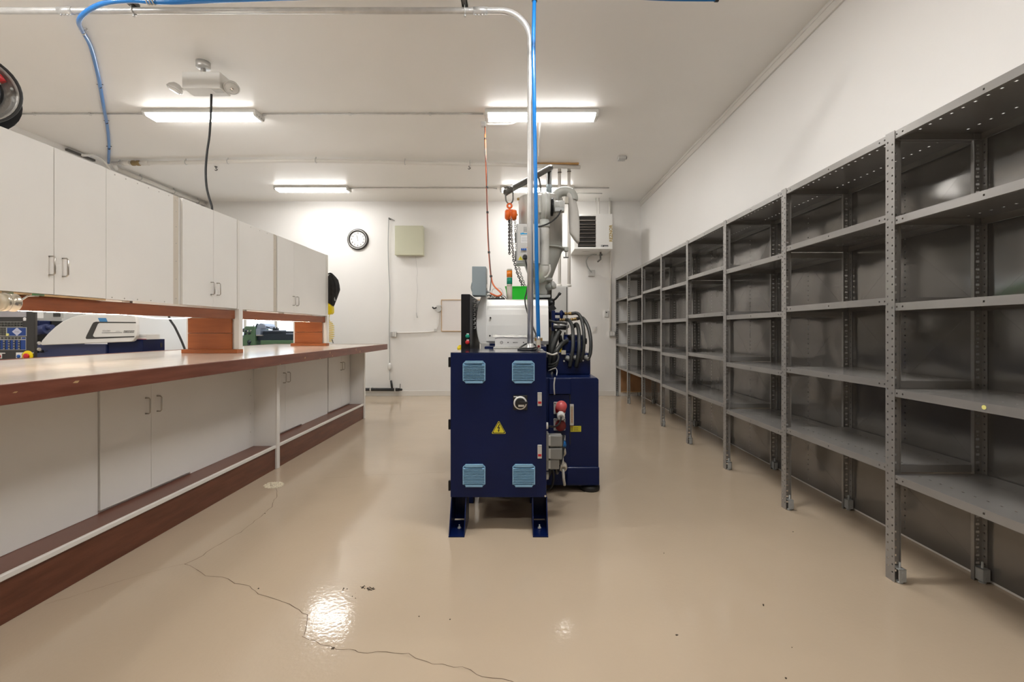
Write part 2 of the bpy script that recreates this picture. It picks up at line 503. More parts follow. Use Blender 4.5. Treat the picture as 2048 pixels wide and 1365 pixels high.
for pts, w in (([(553, 978), (556, 993), (546, 1004), (543, 1015), (529, 1028), (505, 1047), (480, 1066), (440, 1088), (405, 1112), (370, 1129)], 0.004),
               ([(370, 1129), (398, 1141), (411, 1152), (445, 1155), (470, 1167), (497, 1174), (520, 1188), (560, 1200), (600, 1220), (612, 1232), (617, 1248), (608, 1272)], 0.0035),
               ([(608, 1272), (640, 1292), (675, 1299), (700, 1300), (715, 1306), (790, 1306), (815, 1310), (850, 1325), (905, 1334), (940, 1340), (967, 1357), (1000, 1358), (1040, 1372)], 0.0035),
               ([(370, 1129), (330, 1137), (250, 1160), (180, 1183), (90, 1210)], 0.0018),
               ([(645, 957), (690, 955), (740, 951), (800, 950), (890, 945)], 0.0022)):
    crack(pts, w).build('crack', M['crack'], fl)
mb = MB()
for k in range(260):
    a, r = random.uniform(0, 2 * PI), math.sqrt(random.random())
    x, y = fp(547 + 21 * r * math.cos(a), 971 + 6 * r * math.sin(a) - 2 * r * math.cos(a))
    mb.ell((x, y, 0.001), (random.uniform(.004, .011), random.uniform(.004, .011), 0.003), 5, 3)
mb.build('chipped_paint', M['spall'], fl, kind='stuff')
mb = MB()
for px, py, n, sp in ((725, 1176, 14, 6), (741, 1179, 26, 7), (700, 1186, 6, 22), (516, 1178, 2, 1), (668, 1298, 4, 5), (1327, 1107, 2, 1), (1354, 1271, 4, 2), (1572, 1358, 2, 1), (1583, 1296, 2, 1), (1586, 1065, 2, 1), (838, 1234, 1, 1), (1527, 1211, 2, 2), (530, 1028, 2, 1), (1805, 1166, 2, 2), (900, 1240, 1, 0)):
    for k in range(n):
        x, y = fp(px + random.gauss(0, 1) * sp * .6, py + random.gauss(0, 1) * sp * .25)
        r = random.uniform(.0015, .0042)
        mb.ell((x, y, r * .3), (r, r, r * .6), 5, 3)
mb.build('grit', M['grit'], fl, kind='stuff')

# ---------------------------------------------------------------- fluorescent ceiling lights
def ceiling_light(cx, cy, label, lm='lens'):
    t = thing('ceiling_light', label, 'light fixture', (cx, cy, H), 'fluorescent ceiling lights')
    L = 0.62
    MB().box(cx - L, cx + L, cy - 0.10, cy + 0.10, H - 0.040, H).build('housing', M['white_p'], t, bevel=0.003)
    prof = [(cy - 0.092, H - 0.040), (cy - 0.088, H - 0.054), (cy - 0.072, H - 0.066), (cy + 0.072, H - 0.066), (cy + 0.088, H - 0.054), (cy + 0.092, H - 0.040)]
    MB().prism(prof, 'x', cx - L + 0.03, cx + L - 0.03).build('lens', M[lm], t)
    for s in (-1, 1):
        e = MB().prism([(a * 1.0, z) for a, z in prof], 'x', cx + s * (L - 0.03), cx + s * L).build('end_cap', M['white_p'], t)
        for k in range(4):
            MB().cyl((cx + s * L, cy - 0.066 + k * 0.044, H - 0.053), (cx + s * (L + 0.006), cy - 0.066 + k * 0.044, H - 0.053), 0.008, n=8).build('socket', M['grey_l'], e)
    return t
c1, c2 = -3.49, 0.26
ceiling_light(c1, 5.17, 'lit fluorescent ceiling light behind the emergency light box')
ceiling_light(c2, 5.17, 'lit fluorescent ceiling light crossed by the vertical conduit and blue hose')
ceiling_light(c1 + .02, 7.86, 'lit fluorescent ceiling light above the clock, near the end wall')
ceiling_light(c2 + .06, 7.86, 'lit fluorescent ceiling light seen behind the jib arm and hopper')
ceiling_light(c1, 2.45, 'lit fluorescent ceiling light above the worktop, before the emergency light box', 'lens_n')
ceiling_light(c2, 2.45, 'lit fluorescent ceiling light above the aisle, before the vertical conduit', 'lens_n')
ceiling_light(c1, -0.25, 'lit fluorescent ceiling light above the worktop, two rows before the emergency light')
ceiling_light(c2, -0.25, 'lit fluorescent ceiling light above the aisle, two rows before the vertical conduit')
# ---------------------------------------------------------------- grey steel shelving, eight bays
SX = 1.835                      # aisle face of the posts
PITCH = 0.0381
def post_mb(z1=2.205, flip=1):
    """T-section post: flange with two columns of holes, web with slots, folded lip"""
    mb = MB()
    nz = int((z1 - 0.05) / PITCH)
    for s, off in ((-1, 0.045), (1, 0.045 + PITCH / 2)):
        zs = [0.0]
        for k in range(nz):
            c = off + k * PITCH
            zs += [c - 0.0039, c + 0.0039]
        zs.append(z1)
        ys = [0.0, 0.0101, 0.0179, 0.028] if s > 0 else [-0.028, -0.0179, -0.0101, 0.0]
        mb.plate((0, 0, 0), (0, 1, 0), (0, 0, 1), ys, zs, {(1, j) for j in range(1, len(zs) - 1, 2)})
    zs2 = [0.0]
    for k in range(nz):
        c = 0.045 + k * PITCH
        zs2 += [c - 0.0055, c + 0.0055, c + 0.0165, c + 0.0215]
    zs2.append(z1)
    xs = [0.0, 0.013, 0.0185, 0.0225, 0.031, 0.045]
    holes = set()
    for k in range(nz):
        for i in (1, 2, 3): holes.add((i, 1 + 4 * k))
        holes.add((2, 3 + 4 * k))
    mb.plate((0, 0, 0), (flip, 0, 0), (0, 0, 1), xs, zs2, holes)
    x = 0.045 * flip
    mb.quad((x, -0.009, 0), (x, 0.009, 0), (x, 0.009, z1), (x, -0.009, z1))
    return mb
def foot_mb(flip=1):
    mb = MB()
    x0, x1 = 0.006 * flip, 0.040 * flip
    mb.box(x0, x1, -0.048, -0.044, 0.012, 0.072).box(x1 - .004 * flip, x1, -0.048, -0.006, 0.012, 0.072).box(x0, x1, -0.048, -0.002, 0.068, 0.072)
    mb.cyl((0.024 * flip, -0.027, 0), (0.024 * flip, -0.027, 0.10), 0.005, n=8).cyl((0.024 * flip, -0.027, 0), (0.024 * flip, -0.027, 0.008), 0.015, n=10)
    mb.cyl((0.024 * flip, -0.050, 0.056), (0.024 * flip, -0.047, 0.056), 0.006, n=8).cyl((0.024 * flip, -0.050, 0.026), (0.024 * flip, -0.047, 0.026), 0.006, n=8)
    return mb
SD, SL = 0.440, 0.906           # shelf depth and length
def shelf_mb():
    mb = MB()
    us = [0, 0.094, 0.104, 0.325, 0.335, SD]
    vs = [0]
    n = 16
    for k in range(n):
        c = 0.048 + k * 0.054
        vs += [c - 0.006, c + 0.006]
    vs.append(SL)
    mb.plate((0, 0, 0), (1, 0, 0), (0, 1, 0), us, vs, {(i, j) for i in (1, 3) for j in range(1, len(vs) - 1, 2)})
    h = -0.036
    lz = [h, -0.022, -0.014, 0]
    ly = [0, 0.028, 0.036, 0.062, 0.070, SL / 2 - 0.004, SL / 2 + 0.004, SL - 0.070, SL - 0.062, SL - 0.036, SL - 0.028, SL]
    mb.plate((0, 0, 0), (0, 1, 0), (0, 0, 1), ly, lz, {(i, 1) for i in (1, 3, 5, 7, 9)})
    mb.quad((SD, 0, h), (SD, SL, h), (SD, SL, 0), (SD, 0, 0))
    mb.quad((0, 0, h), (SD, 0, h), (SD, 0, 0), (0, 0, 0))
    mb.quad((0, SL, h), (SD, SL, h), (SD, SL, 0), (0, SL, 0))
    mb.quad((0, 0, h), (0, SL, h), (0.014, SL, h), (0.014, 0, h))
    mb.quad((SD, 0, h), (SD, SL, h), (SD - 0.014, SL, h), (SD - 0.014, 0, h))
    mb.quad((0, 0, h), (SD, 0, h), (SD, 0.014, h), (0, 0.014, h))
    mb.quad((0, SL, h), (SD, SL, h), (SD, SL - 0.014, h), (0, SL - 0.014, h))
    return mb
def back_mb(z0=0.016, z1=2.19):
    mb = MB()
    nz = int((z1 - z0 - 0.06) / PITCH)
    zs = [z0]
    for k in range(nz):
        c = z0 + 0.04 + k * PITCH
        zs += [c - 0.004, c + 0.004]
    zs.append(z1)
    ys = [0.0, 0.454, 0.462, 0.916]
    mb.plate((0.455, 0, 0), (0, 1, 0), (0, 0, 1), ys, zs, {(1, j) for j in range(1, len(zs) - 1, 2)})
    return mb
def reflection_strip_mb():  # thin raised strips imitating faint diagonal reflections on the back panel
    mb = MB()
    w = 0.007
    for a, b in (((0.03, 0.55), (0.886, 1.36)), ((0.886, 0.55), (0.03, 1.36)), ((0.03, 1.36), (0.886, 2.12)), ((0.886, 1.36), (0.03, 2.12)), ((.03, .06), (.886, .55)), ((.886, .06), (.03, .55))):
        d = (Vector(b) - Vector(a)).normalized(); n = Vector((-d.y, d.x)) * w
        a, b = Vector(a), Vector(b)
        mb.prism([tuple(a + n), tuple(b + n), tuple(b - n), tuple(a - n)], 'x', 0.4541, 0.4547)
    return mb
shelf_tpl = back_tpl = front_tpl = rear_tpl = None
levels = [
    (1.782, 1.362, 0.942, 0.524), (1.805, 1.392, 0.978, 0.563), (1.765, 1.360, 0.948, 0.533), (1.808, 1.396, 0.992, 0.576),
    (1.768, 1.362, 0.950, 0.548), (1.800, 1.380, 0.990, 0.580), (1.757, 1.352, 0.965, 0.560), (1.805, 1.390, 0.980, 0.565)]
ordinal = ['', 'second', 'third', 'fourth', 'fifth', 'sixth', 'seventh']
tpl = {}
def inst(name, key, mb_fn, m, parent, at, **kw):
    """first call builds the piece, later calls share its mesh"""
    if key not in tpl:
        o = mb_fn().build(name, m, None, **kw); o.parent = parent; o.location = at; tpl[key] = o
        return o
    o = tpl[key].copy(); COL.objects.link(o); o.name = name; o.parent = parent; o.location = at
    return o
for i in range(8):
    y0 = 2.29 + 0.9165 * (i - 1)
    far_n = 8 - i
    if far_n == 1: lab = 'last grey steel shelving bay, standing against the end wall'
    elif i == 0: lab = 'grey steel shelving bay with a yellow dot sticker on its fourth shelf'
    else: lab = '%s grey steel shelving bay counted from the end wall' % ordinal[far_n - 1]
    t = thing('shelving_bay', lab, 'shelving', (SX, y0, 0), 'grey steel shelving bays')
    ys = [0.9165] if i else [0.0, 0.9165]
    for yy in ys:
        a = inst('front_post', 'fp', lambda: post_mb(), M['steel'], t, (0, yy, 0), solid=0.002)
        b = inst('rear_post', 'rp', lambda: post_mb(flip=-1), M['steel'], t, (0.4515, yy, 0), solid=0.002)
        f = inst('levelling_foot', 'ff', lambda: foot_mb(), M['grey'], a, (0, 0, 0)); f.name = 'levelling_foot'
        inst('levelling_foot', 'rf', lambda: foot_mb(-1), M['grey'], b, (0, 0, 0))
    for k, z in enumerate((2.200,) + levels[i]):
        sh = inst('shelf', 'sh', shelf_mb, M['steel'], t, (0.003, 0.0055, z), solid=0.0016)
        if i == 0 and k == 3:
            yy = 1.84 * F / (1970 - 1036) - y0
            st = MB().cyl((0.0015, yy, z - 0.016), (0.0003, yy, z - 0.016), 0.009, n=14).build('sticker', M['pyel'], None)
            st.parent = sh; st.matrix_parent_inverse = Matrix.Translation(-Vector(sh.location))
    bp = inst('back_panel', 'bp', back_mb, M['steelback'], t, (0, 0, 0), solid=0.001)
    inst('reflection_strip', 'cb', reflection_strip_mb, M['steelback'], bp, (0, 0, 0))

# ---------------------------------------------------------------- work counter
DX = -2.33
wt = thing('workbench_top', 'long cream laminate worktop with a chipped red brown wooden edge', 'worktop', (-2.7, 3.6, 0.955))
MB().box(-3.50, -1.93, 0.5, 6.74, 0.957, 1.027).build('laminate_slab', M['top'], wt, bevel=0.002)
MB().box(-1.93, -1.90, 0.5, 6.765, 0.952, 1.030).build('edge_board', M['rwood'], wt, bevel=0.003)
MB().box(-3.53, -1.93, 6.74, 6.765, 0.952, 1.030).build('edge_board', M['rwood'], wt, bevel=0.003)
MB().box(-3.53, -3.50, 0.5, 6.74, 0.952, 1.030).build('edge_board', M['rwood'], wt, bevel=0.003)
mb = MB()
for px, dy, l, w in ((152, 10, .012, .016), (610, 10, .02, .012), (660, 5, .025, .010), (665, 12, .015, .012), (712, 4, .035, .010), (720, 9, .03, .012), (640, 15, .012, .012), (560, 22, .01, .01), (30, 18, .006, .01)):
    y = 1.9 * F / (1036 - px)
    z = 1.03 - dy * y / F
    z = max(z, 0.958)
    mb.add([(-1.8993, y - w, z - l * .3), (-1.8993, y + w * .4, z - l * .5), (-1.8993, y + w, z + l * .3), (-1.8993, y - w * .2, z + l * .35)], [(0, 1, 2, 3)])
mb.build('chips', M['tanwood'], wt, kind='stuff')

def pull(mb, x, y, zc, L=0.098, out=0.03, r=0.0042):
    pts = [(x, y, zc - L / 2), (x + out - .008, y, zc - L / 2), (x + out, y, zc - L / 2 + .008), (x + out, y, zc + L / 2 - .008), (x + out - .008, y, zc + L / 2), (x, y, zc + L / 2)]
    return mb.tube(pts, r, 8)

def door(par, x, y0, y1, z0, z1, hy, hz, name='door'):
    d = MB().box(x - 0.018, x, y0 + 0.0015, y1 - 0.0015, z0, z1).build(name, M['cab'], par, bevel=0.0015)
    pull(MB(), x, hy, hz).build('handle', M['handle'], d)
    return d

def screws(par, x, pts, r=0.0042):
    mb = MB()
    for y, z in pts: mb.cyl((x, y, z), (x + 0.0012, y, z), r, n=8)
    mb.build('screws', M['handle'], par, kind='stuff')

def base_unit(y0, y1, label, fixed, doors):
    t = thing('base_cupboard', label, 'cupboard', (-2.7, (y0 + y1) / 2, 0), 'white base cupboards under the worktop')
    MB().box(-3.10, DX - 0.019, y0, y1, 0.205, 0.955).build('carcass', M['cab'], t)
    for a, b in fixed:
        MB().box(DX - 0.019, DX - 0.008, a, b, 0.206, 0.954).build('fixed_panel', M['cab'], t, bevel=0.001)
    for a, b, hy in doors: door(t, DX, a, b, 0.222, 0.950, hy, 0.757)
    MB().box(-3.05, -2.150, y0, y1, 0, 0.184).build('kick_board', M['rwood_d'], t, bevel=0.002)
    MB().box(DX - 0.019, -2.152, y0, y1, 0.184, 0.205).build('ledge', M['ledge'], t)
    MB().box(-2.160, -2.139, y0, y1, 0.186, 0.212).build('nosing', M['trim'], t, bevel=0.004)
    return t
bu1 = base_unit(0.6, 4.112, 'white base cupboard with two doors in its middle, before the partition', [(0.6, 1.52), (1.52, 2.585), (3.315, 4.112)], [(2.59, 2.951, 2.905), (2.951, 3.312, 2.998)])
screws(bu1, DX - 0.008, [(4.06, z) for z in (.34, .50, .66, .80, .90)])
bu2 = base_unit(4.162, 6.450, 'white base cupboard with two pairs of doors, at the worktop end', [(5.02, 5.70)], [(4.29, 4.652, 4.610), (4.652, 5.015, 4.695), (5.715, 6.13, 6.095), (6.13, 6.445, 6.165)])
for y0, y1, lab in ((4.114, 4.160, 'white partition board standing between the two base cupboards'), (6.452, 6.492, 'white end board closing the far base cupboard')):
    pt = thing('divider_panel', lab, 'panel', (-2.24, (y0 + y1) / 2, 0))
    MB().box(-3.10, -2.150, y0, y1, 0, 0.954).build('board', M['cab'], pt)
    MB().box(-2.150, -2.133, y0 - 0.002, y1 + 0.002, 0, 0.955).build('front_edge', M['trim'], pt, bevel=0.003)

# pillars on the worktop that carry the wall cupboards
def pillar(y, x0, x1, label):
    t = thing('support_pillar', label, 'pillar', ((x0 + x1) / 2, y, 1.027), 'orange brown pillars on the worktop')
    MB().box(x0 - 0.028, x1 + 0.067, y + 0.022, y + 0.058, 1.062, 1.418).build('white_core', M['cab'], t, bevel=0.002)
    for a, b in ((1.062, 1.203), (1.206, 1.338)):
        MB().box(x0, x1, y, y + 0.021, a, b).build('board', M['owood'], t, bevel=0.002)
    MB().box(x1 + 0.024, x1 + 0.067, y, y + 0.022, 1.062, 1.418).build('white_edge', M['trim'], t, bevel=0.002)
    MB().box(x0 - 0.045, x1 + 0.062, y - 0.02, y + 0.075, 1.027, 1.062).build('base_strip', M['owood'], t, bevel=0.004)
    return t
pillar(4.10, -2.915, -2.53, 'orange brown boarded pillar under the joint of the middle wall cupboards')
pillar(6.01, -2.89, -2.535, 'orange brown boarded pillar under the end of the last wall cupboard')

# wall cupboards
UX, UZ0, UZ1 = -2.47, 1.418, 2.205
def wall_unit(y0, y1, label, fixed, doors, hz):
    t = thing('wall_cupboard', label, 'cupboard', (-2.7, (y0 + y1) / 2, UZ0), 'white cupboards above the worktop')
    MB().box(-2.95, UX - 0.019, y0, y1, UZ0 + 0.004, UZ1 - 0.002).build('carcass', M['cab'], t)
    for a, b in fixed: MB().box(UX - 0.019, UX - 0.004, a + .001, b - .001, UZ0, UZ1 - .001).build('fixed_panel', M['cab'], t, bevel=0.001)
    for a, b, hy in doors: door(t, UX, a, b, UZ0 + 0.002, UZ1, hy, hz)
    return t
u1 = wall_unit(1.2, 3.392, 'white wall cupboard whose panel is held with a column of screws, beside the canister', [(1.2, 2.155), (2.79, 3.335)], [(2.158, 2.473, 2.447), (2.473, 2.786, 2.519)], 1.571)
MB().box(UX - 0.019, UX - 0.008, 3.337, 3.390, UZ0, UZ1).build('edge_strip', M['cabgap'], u1)
MB().box(UX - 0.10, UX - 0.002, 1.2, 2.785, UZ0 - 0.010, UZ0 - 0.0005).build('bottom_edge', M['tanwood'], u1)
screws(u1, UX - 0.004, [(3.362, z) for z in (1.46, 1.60, 1.73, 1.86, 1.98, 2.09, 2.17)] + [(y, 1.430) for y in (2.83, 2.92, 3.02, 3.13, 3.25)] + [(y, 2.185) for y in (2.85, 2.93, 3.02, 3.11, 3.2, 3.29)])
u2 = wall_unit(3.396, 4.088, 'white wall cupboard with a pair of doors, above the orange brown pillar', [], [(3.42, 3.768, 3.735), (3.768, 4.084, 3.81)], 1.567)
u3 = wall_unit(4.122, 6.042, 'white wall cupboard at the end of the row, clothes hanging on its side', [(4.125, 4.70), (5.455, 5.985)], [(4.765, 5.122, 5.095), (5.122, 5.452, 5.175)], 1.553)
MB().box(UX - 0.019, UX - 0.007, 4.70, 4.763, UZ0, UZ1).build('edge_strip', M['cabgap'], u3)
MB().box(UX - 0.019, UX - 0.001, 5.987, 6.042, UZ0, UZ1).build('edge_strip', M['trim'], u3)
screws(u3, UX - 0.004, [(4.725, z) for z in (1.47, 1.65, 1.85, 2.05, 2.16)] + [(y, 2.185) for y in (4.3, 4.45, 4.58)])
MB().box(UX - 0.06, UX, 4.090, 4.120, UZ0, UZ1).build('filler_strip', M['trim'], u2, bevel=0.002)

def beam(y0, y1, label, s0, s1, sr):
    t = thing('under_cupboard_beam', label, 'beam', (-2.51, (y0 + y1) / 2, 1.33))
    MB().box(-2.535, -2.495, y0, y1, 1.330, UZ0 - 0.012).build('timber', M['owood_y'], t, bevel=0.003)
    s = MB().tube([(-2.575, s0, 1.336), (-2.575, s1, 1.336)], sr, 8).build('strip_light', M['strip'], t)
    MB().box(-2.60, -2.548, s0 - .03, s1 + .03, 1.352, 1.366).build('strip_channel', M['white_p'], t)
    mb = MB()
    n = max(2, int((s1 - s0) / 0.7))
    for k in range(n + 1):
        yy = s0 + (s1 - s0) * k / n
        mb.box(-2.60, -2.548, yy - .012, yy + .012, 1.366, UZ0 + 0.003)
    mb.build('strip_bracket', M['white_p'], t)
    return t
bm1 = beam(1.2, 4.095, 'long red brown timber beam under the wall cupboards, warm strip light behind it', 1.4, 3.06, .0065)
MB().tube(cr([(-2.56, 3.02, 1.337), (-2.56, 3.12, 1.328), (-2.56, 3.28, 1.316), (-2.56, 3.44, 1.316), (-2.56, 3.58, 1.326), (-2.56, 3.66, 1.338)], 5), 0.0055, 6).build('sagging_strip_end', M['strip_d'], bm1)
beam(4.165, 6.03, 'shorter red brown timber beam with board joints, above the lathe view', 4.35, 5.75, .0045)

# canister under the first wall cupboard
cx, cz, cy = -2.375, 1.360, 2.10
t = thing('holder_canister', 'cream and chrome canister bracketed under the first wall cupboard', 'canister', (cx, cy, cz))
MB().lathe([(0, 0), (0.036, 0), (0.041, 0.006), (0.041, 0.03)], (cx, cy, cz), (0, 1, 0), 24).build('end_cap', M['cream'], t)
MB().lathe([(0.041, 0.03), (0.043, 0.032), (0.043, 0.045), (0.041, 0.047), (0.041, 0.078), (0.043, 0.080), (0.043, 0.088), (0.038, 0.092), (0, 0.092)], (cx, cy, cz), (0, 1, 0), 24).build('chrome_barrel', M['champ'], t)
MB().cyl((cx + 0.002, cy - 0.0015, cz + 0.01), (cx + 0.002, cy + 0.002, cz + 0.01), 0.006, n=10).build('hole', M['black'], t)
MB().tube([(cx, cy + 0.090, cz + .006), (cx, cy + 0.11, cz + .006), (cx - .0, cy + 0.15, cz + .036), (cx - .0, cy + 0.20, cz + .040)], 0.004, 6).box(cx - .02, cx + .02, cy + .15, cy + .21, 1.4005, 1.4085).box(cx - .008, cx + .008, cy + .03, cy + .08, cz + .038, 1.4085).build('bracket', M['chrome'], t)

# hose reel on top of the first wall cupboard
rc = Vector((-2.75, 2.33, 2.425)); ax = Vector((0.70, -0.70, 0.05)).normalized()
t = thing('hose_reel', 'black and silver hose reel with red parts, above the first wall cupboard', 'hose reel', tuple(rc))
MB().lathe([(0.055, 0.0), (0.142, 0.004), (0.150, 0.022), (0.180, 0.030), (0.180, 0.036), (0.166, 0.028), (0.142, 0.010), (0.055, 0.006)], rc + ax * 0.05, ax, 40, False).build('silver_disc', M['silver'], t)
MB().torus(rc + ax * 0.083, ax, 0.180, 0.007, 40, 8).build('rim', M['rubber'], t)
MB().torus(rc + ax * 0.066, ax, 0.100, 0.019, 36, 8).build('black_ring', M['black_e'], t)
MB().lathe([(0.09, 0), (0.09, 0.012), (0.04, 0.03), (0.03, 0.05), (0, 0.05)], rc + ax * 0.055, ax, 24).build('hub', M['grey_l'], t)
MB().lathe([(0.137, -0.06), (0.137, 0.045)], rc, ax, 28).lathe([(0.180, -0.066), (0.180, -0.060)], rc, ax, 32).build('drum', M['black'], t)
u, v, a_ = frame(ax)
def onreel(ang, r, d): return rc + ax * d + (Vector((0.70, 0.71, 0)).normalized() * math.cos(ang) + Vector((0, 0, 1)) * math.sin(ang)) * r
MB().tube([onreel(2.0 - k * .22, 0.128, 0.085) for k in range(8)], 0.017, 8).build('red_hose', M['red'], t)
MB().tube([onreel(0.5, 0.085, 0.09), onreel(0.45, 0.115, 0.10)], 0.014, 8).build('hose_end', M['beige'], t)
MB().cyl(onreel(0.22, 0.150, 0.078), onreel(0.22, 0.150, 0.095), 0.006, n=8).build('bolt', M['grey'], t)
MB().bar(rc - ax * .05 + Vector((0, 0, 0)), (rc.x - ax.x * .05, rc.y - ax.y * .05, UZ1), 0.05, 0.012).box(rc.x - .12, rc.x + .08, rc.y - .07, rc.y + .13, UZ1 - .001, UZ1 + .006).build('stand', M['black_e'], t)
# ---------------------------------------------------------------- blue electrical cabinet
FY = 2.855
t = thing('electrical_cabinet', 'navy blue steel electrical cabinet with four light blue vents, on bolted feet', 'cabinet', (-0.12, 3.15, 0))
EC = t
CX0, CX1, CZ0, CZ1 = -0.417, 0.176, 0.199, 1.092
MB().box(CX0, CX1, FY + 0.024, 3.45, CZ0, CZ1).build('body', M['navy'], t, bevel=0.003)
MB().box(CX0 + .001, CX1 - .001, FY + 0.004, 3.449, CZ1 - .0005, CZ1 + .0012).build('reflective_sheet', M['navy_g'], t)  # gloss sheet added so the navy top mirrors the pale wall
dr = MB().box(CX0 + 0.002, CX1 - 0.002, FY, FY + 0.022, CZ0 + 0.003, CZ1 - 0.003).build('door', M['navy'], t, bevel=0.003)
def vent(px0, py0):
    x0, x1 = X(px0, FY), X(px0 + 45, FY); z1, z0 = Z(py0, FY), Z(py0 + 44.5, FY)
    c = 0.017
    oct_ = [(x0 + c, z0), (x1 - c, z0), (x1, z0 + c), (x1, z1 - c), (x1 - c, z1), (x0 + c, z1), (x0, z1 - c), (x0, z0 + c)]
    v = MB().prism(oct_, 'y', FY - 0.003, FY).build('vent_cover', M['ltblue'], t, bevel=0.001)
    ins = 0.006
    MB().box(x0 + .006, x1 - .006, FY - .0036, FY - .0028, z0 + .018, z1 - .018).build('gap_shade', M['vent_shade'], v)  # dark backing plate that deepens the shade in the slat gaps
    mb = MB()
    mb.prism([(x0 + c, z1), (x1 - c, z1), (x1 - c - .002, z1 - .016), (x0 + c + .002, z1 - .016)], 'y', FY - 0.018, FY - 0.003)
    mb.prism([(x0 + c, z0), (x1 - c, z0), (x1 - c - .002, z0 + .014), (x0 + c + .002, z0 + .014)], 'y', FY - 0.018, FY - 0.003)
    mb.prism([(x0, z0 + c), (x0 + c, z0), (x0 + c, z1), (x0, z1 - c)][:1] + [(x0 + .006, z0 + c - .004), (x0 + .006, z1 - c + .004), (x0, z1 - c)], 'y', FY - 0.018, FY - 0.003)
    mb.prism([(x1, z0 + c), (x1 - .006, z0 + c - .004), (x1 - .006, z1 - c + .004), (x1, z1 - c)], 'y', FY - 0.018, FY - 0.003)
    mb.build('vent_rim', M['ltblue'], v)
    n = 10
    zz0, zz1 = z0 + 0.024, z1 - 0.027
    first = None
    for k in range(n):
        z = zz0 + (zz1 - zz0) * k / (n - 1)
        if first is None:
            first = MB().prism([(FY - 0.004, z + .0046), (FY - 0.0175, z + .0006), (FY - 0.0175, z - .0026), (FY - 0.004, z + .0022)], 'x', x0 + ins, x1 - ins).build('slat', M['ltblue'], v)
            zf = z
        else:
            s_ = first.copy(); COL.objects.link(s_); s_.location = (0, 0, z - zf)
for p in ((926, 722), (1024, 722), (926, 928.5), (1025, 928.5)): vent(*p)
# rotary isolator
sx, sz = X(1040.5, FY), Z(805, FY)
sw = MB().box(sx - 0.044, sx + 0.044, FY - 0.012, FY, sz - 0.046, sz + 0.044).build('isolator_switch', M['black'], t, bevel=0.003)
MB().lathe([(0.030, 0), (0.041, 0), (0.041, 0.006), (0.030, 0.006)], (sx, FY - 0.012, sz - 0.002), (0, -1, 0), 28, False).build('silver_ring', M['white_p'], sw)
MB().lathe([(0.032, 0), (0.032, 0.02), (0.029, 0.024), (0, 0.024)], (sx, FY - 0.012, sz - 0.002), (0, -1, 0), 24).box(sx - .005, sx + .046, FY - .052, FY - .034, sz - .004, sz + .010).build('knob', M['black'], sw, bevel=0.002)
MB().box(sx - 0.012, sx + 0.024, FY - 0.0375, FY - 0.034, sz - 0.022, sz - 0.010).build('white_tab', M['white_p'], sw)
MB().box(sx - 0.040, sx - 0.018, FY - 0.0126, FY - 0.0119, sz + 0.033, sz + 0.038).build('maker_mark', M['wprint'], sw)
for py0, py1 in ((785, 812), (890, 917)):
    x0, x1 = X(1075, FY), X(1083.5, FY)
    l = MB().box(x0, x1, FY - 0.010, FY, Z(py1, FY), Z(py0, FY)).build('latch', M['grey_l'], t, bevel=0.002)
    MB().box(x0 + .003, x1 - .003, FY - 0.0125, FY - 0.0095, Z(py1 - 4.5, FY), Z(py1 - 9, FY)).build('red_button', M['red'], l)
    MB().box(x0 + .002, x1 - .002, FY - 0.0112, FY - 0.0098, Z(py0 + 3.2, FY), Z(py0 + 1.6, FY)).build('groove', M['grey'], l)
for py in (725, 850, 973):
    MB().box(CX0 - 0.012, CX0 + 0.002, FY + 0.004, FY + 0.024, Z(py + 10, FY), Z(py - 10, FY)).build('hinge', M['black_e'], t, bevel=0.002)
# shock warning triangle
tx, tz = X(997.5, FY), Z(858, FY)
def tri(s, mz=0.0, r=0.006):
    pts = []
    cs = [(0, s * 0.60), (-s * 0.54, -s * 0.36), (s * 0.54, -s * 0.36)]
    for i, c in enumerate(cs):
        a, b = Vector(cs[i - 1]), Vector(cs[(i + 1) % 3]); c = Vector(c)
        d1, d2 = (a - c).normalized(), (b - c).normalized()
        for k in range(4):
            w = k / 3
            q = c + (d1 * (1 - w) + d2 * w) * r
            pts.append((q.x, q.y + mz))
    return pts
sg = MB().prism([(tx + a, tz + b) for a, b in tri(0.084)], 'y', FY - 0.0012, FY).build('warning_triangle', M['yprint'], t)
o_, i_ = tri(0.077), tri(0.066)
mb = MB(); n = len(o_)
mb.add([(tx + a, FY - 0.0014, tz + b) for a, b in o_] + [(tx + a, FY - 0.0014, tz + b) for a, b in i_], [(k, (k + 1) % n, n + (k + 1) % n, n + k) for k in range(n)])
zig = [(0.002, 0.028), (-0.010, 0.002), (-0.001, 0.004), (-0.003, -0.010), (-0.0075, -0.009), (0.000, -0.022), (0.006, -0.007), (0.002, -0.008), (0.009, 0.010), (0.000, 0.008), (0.007, 0.028)]
mb.add([(tx + a, FY - 0.0014, tz + b) for a, b in zig], [tuple(range(len(zig)))])
mb.build('shock_symbol', M['ink'], sg)
